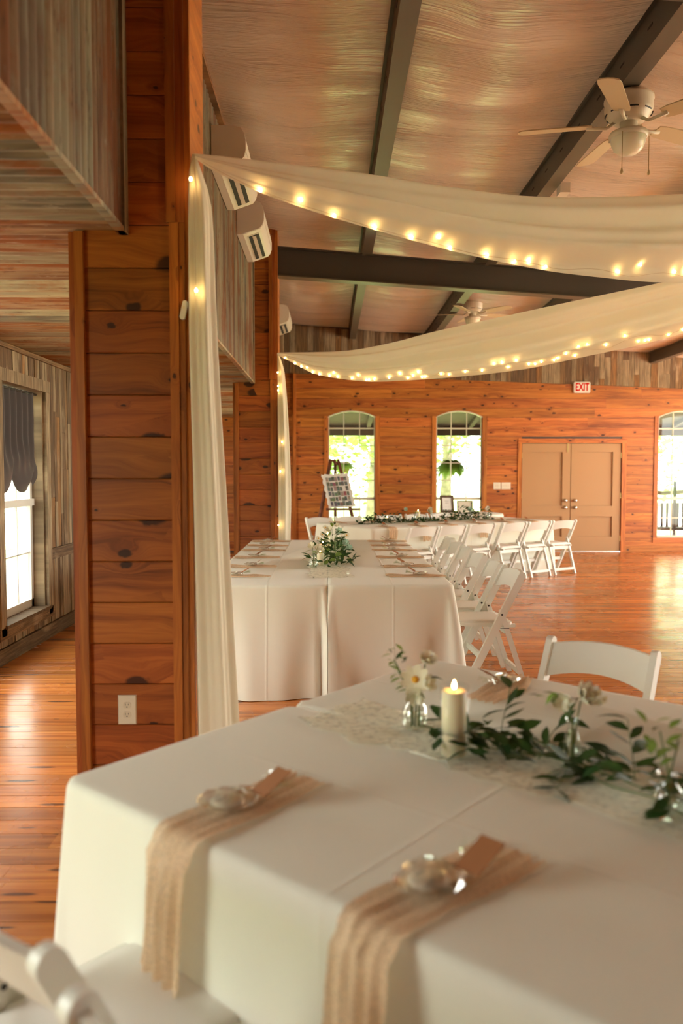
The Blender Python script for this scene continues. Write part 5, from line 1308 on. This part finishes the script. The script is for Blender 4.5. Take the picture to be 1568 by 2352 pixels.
def tree(loc, h, cr, label, seed, tr=0.22, n=2600, low=0.35):
    rr = random.Random(seed); t = thing('tree', label, 'tree', loc, 0, 'trees outside the arched windows')
    MB().tube([(0, 0, 0), (0.1, 0.05, h * 0.3), (-0.05, 0.1, h * 0.65)], [tr, tr * 0.8, tr * 0.5], 9).build('trunk', 'bark', t, True)
    m = MB()
    for k in range(n):
        a = rr.uniform(0, 6.28); ct = rr.uniform(-1, 1); st = math.sqrt(1 - ct * ct); rad = cr * (0.55 + 0.45 * rr.random() ** 0.5) * (1 + 0.3 * mnoise.noise(Vector((3 * math.cos(a) * st, 3 * math.sin(a) * st, 3 * ct + seed))))
        p = Vector((rad * st * math.cos(a), rad * st * math.sin(a), h * (low + 0.36) + rad * ct * h * 0.45 / cr)); s = rr.uniform(0.14, 0.34)
        q = Matrix.Rotation(rr.uniform(0, 6.28), 4, 'Z') @ Matrix.Rotation(rr.uniform(-1.4, 1.4), 4, 'X')
        m.add([p + q @ Vector(v) * s for v in ((-.5, 0, 0), (0, -.35, .05), (.6, 0, 0), (0, .35, .05))], [(0, 1, 2, 3)])
    o = m.build('crown', 'foliage', t); o['kind'] = 'stuff'
tree((1.3, 23.0, -0.22), 7.0, 2.6, 'pale-trunked tree seen through the first arched window', 1, 0.30)
tree((-1.2, 27, -0.22), 7.0, 3.0, 'leafy tree behind the easel window', 2)
tree((4.2, 29, -0.22), 8.0, 3.2, 'leafy tree behind the fern window', 3)
tree((8.8, 25, -0.22), 7.0, 2.8, 'leafy tree seen through the window past the doors', 4, 0.28)
tree((11.5, 31, -0.22), 8.0, 3.6, 'broad tree far beyond the window past the doors', 5)
tree((2.2, 36, -0.22), 8.0, 4.2, 'broad hazy tree filling the second window view', 6, low=0.1)
tree((-3.5, 38, -0.22), 8.0, 4.4, 'broad hazy tree filling the first window view', 7, low=0.1)
tree((15.5, 40, -0.22), 8.0, 4.6, 'broad hazy tree filling the third window view', 8, low=0.1)
def basket(loc, label, seed, pot, n, spread, droop):
    rr = random.Random(seed); t = thing('hanging_basket', label, 'hanging plant', loc, 0, 'hanging plants on the porch')
    MB().lathe([(0.0, -0.14), (0.09, -0.14), (0.13, 0.0), (0.12, 0.0), (0.085, -0.12), (0.0, -0.12)], 16).build('pot', pot, t, True)
    for k in range(3):
        a = k * 2.09; MB().tube([(0.125 * math.cos(a), 0.125 * math.sin(a), 0), (0, 0, 0.45)], 0.004, 4).build('chain', 'dark', t)
    MB().tube([(0, 0, 0.45), (0.03, 0, 0.5), (0.0, 0, 0.55), (-0.02, 0, 0.6), (0, 0, 0.9)], 0.006, 5).build('hook', 'dark', t)
    m = MB()
    for k in range(n):
        a = rr.uniform(0, 6.28); ln = spread * rr.uniform(0.6, 1.1); w = 0.012 + 0.02 * rr.random(); up = rr.uniform(0.3, 1.0); pr = None
        for j in range(6):
            s = j / 5; p = Vector((math.cos(a) * ln * s, math.sin(a) * ln * s, ln * (up * s - droop * s * s))); sd = Vector((-math.sin(a), math.cos(a), 0)) * w * (1 - s * 0.8)
            if pr: m.add([pr[0], pr[1], p + sd, p - sd], [(0, 1, 2, 3)])
            pr = (p - sd, p + sd)
    o = m.build('fronds', 'leaf_light', t); o['kind'] = 'stuff'
basket((2.5, 16.4, 1.68), 'bushy fern in a hanging basket outside the second window', 3, 'darkwood', 420, 0.36, 1.35)
basket((0.30, 16.4, 1.62), 'spiky plant in a terracotta hanging pot outside the first window', 5, 'terracotta', 160, 0.40, 1.0)
lg = thing('rustic_swing', 'rustic bent-log swing frame outside the third window', 'porch swing', (6.8, 16.4, -0.04))
for pts, r_ in (([(6.55, 16.4, -0.04), (6.66, 16.4, 0.55), (6.62, 16.4, 0.95), (6.3, 16.4, 1.15)], 0.05), ([(6.3, 16.4, 1.12), (6.9, 16.42, 1.05), (7.7, 16.4, 1.1)], 0.045), ([(7.6, 16.4, -0.04), (7.55, 16.4, 1.1)], 0.05)):
    MB().tube(pts, r_, 8).build('log', 'rope', lg, True, world=True)
for i in range(6): MB().box(6.8 + i * 0.11, 6.85 + i * 0.11, 16.5, 16.53, 0.35, 0.85).build('slat', 'darkwood', lg, world=True)
MB().box(6.75, 7.45, 16.1, 16.55, 0.30, 0.35).build('seat', 'darkwood', lg, world=True)
MB().box(6.98, 7.03, 16.05, 16.1, -0.04, 1.3).build('post', 'darkwood', lg, world=True)
# neighbouring clapboard house outside the aisle
struct('bounce_slab', MB().box(XR + 0.2, XR + 14, -20, 30, -0.22, -0.08).box(-5.8, XL - 0.2, -8, 16, -0.22, -0.1).box(-5, XR + 0.2, -16, YF - 0.2, -0.22, -0.08), 'concrete')  # pale slabs added to bounce daylight up into the hall
hb = thing('house', 'pale clapboard house outside the aisle window', 'house', (-7.0, 7.5, -0.22))
MB().box(-7.4, -7.05, 3.0, 18.0, -0.22, 2.7).build('wall', 'siding', hb, world=True)
for i in range(18):
    z = -0.2 + i * 0.16
    MB().prism([(-7.05, z), (-7.015, z), (-7.045, z + 0.16), (-7.05, z + 0.16)], 1, 3.0, 18.0).build('clapboard', 'siding', hb, world=True)
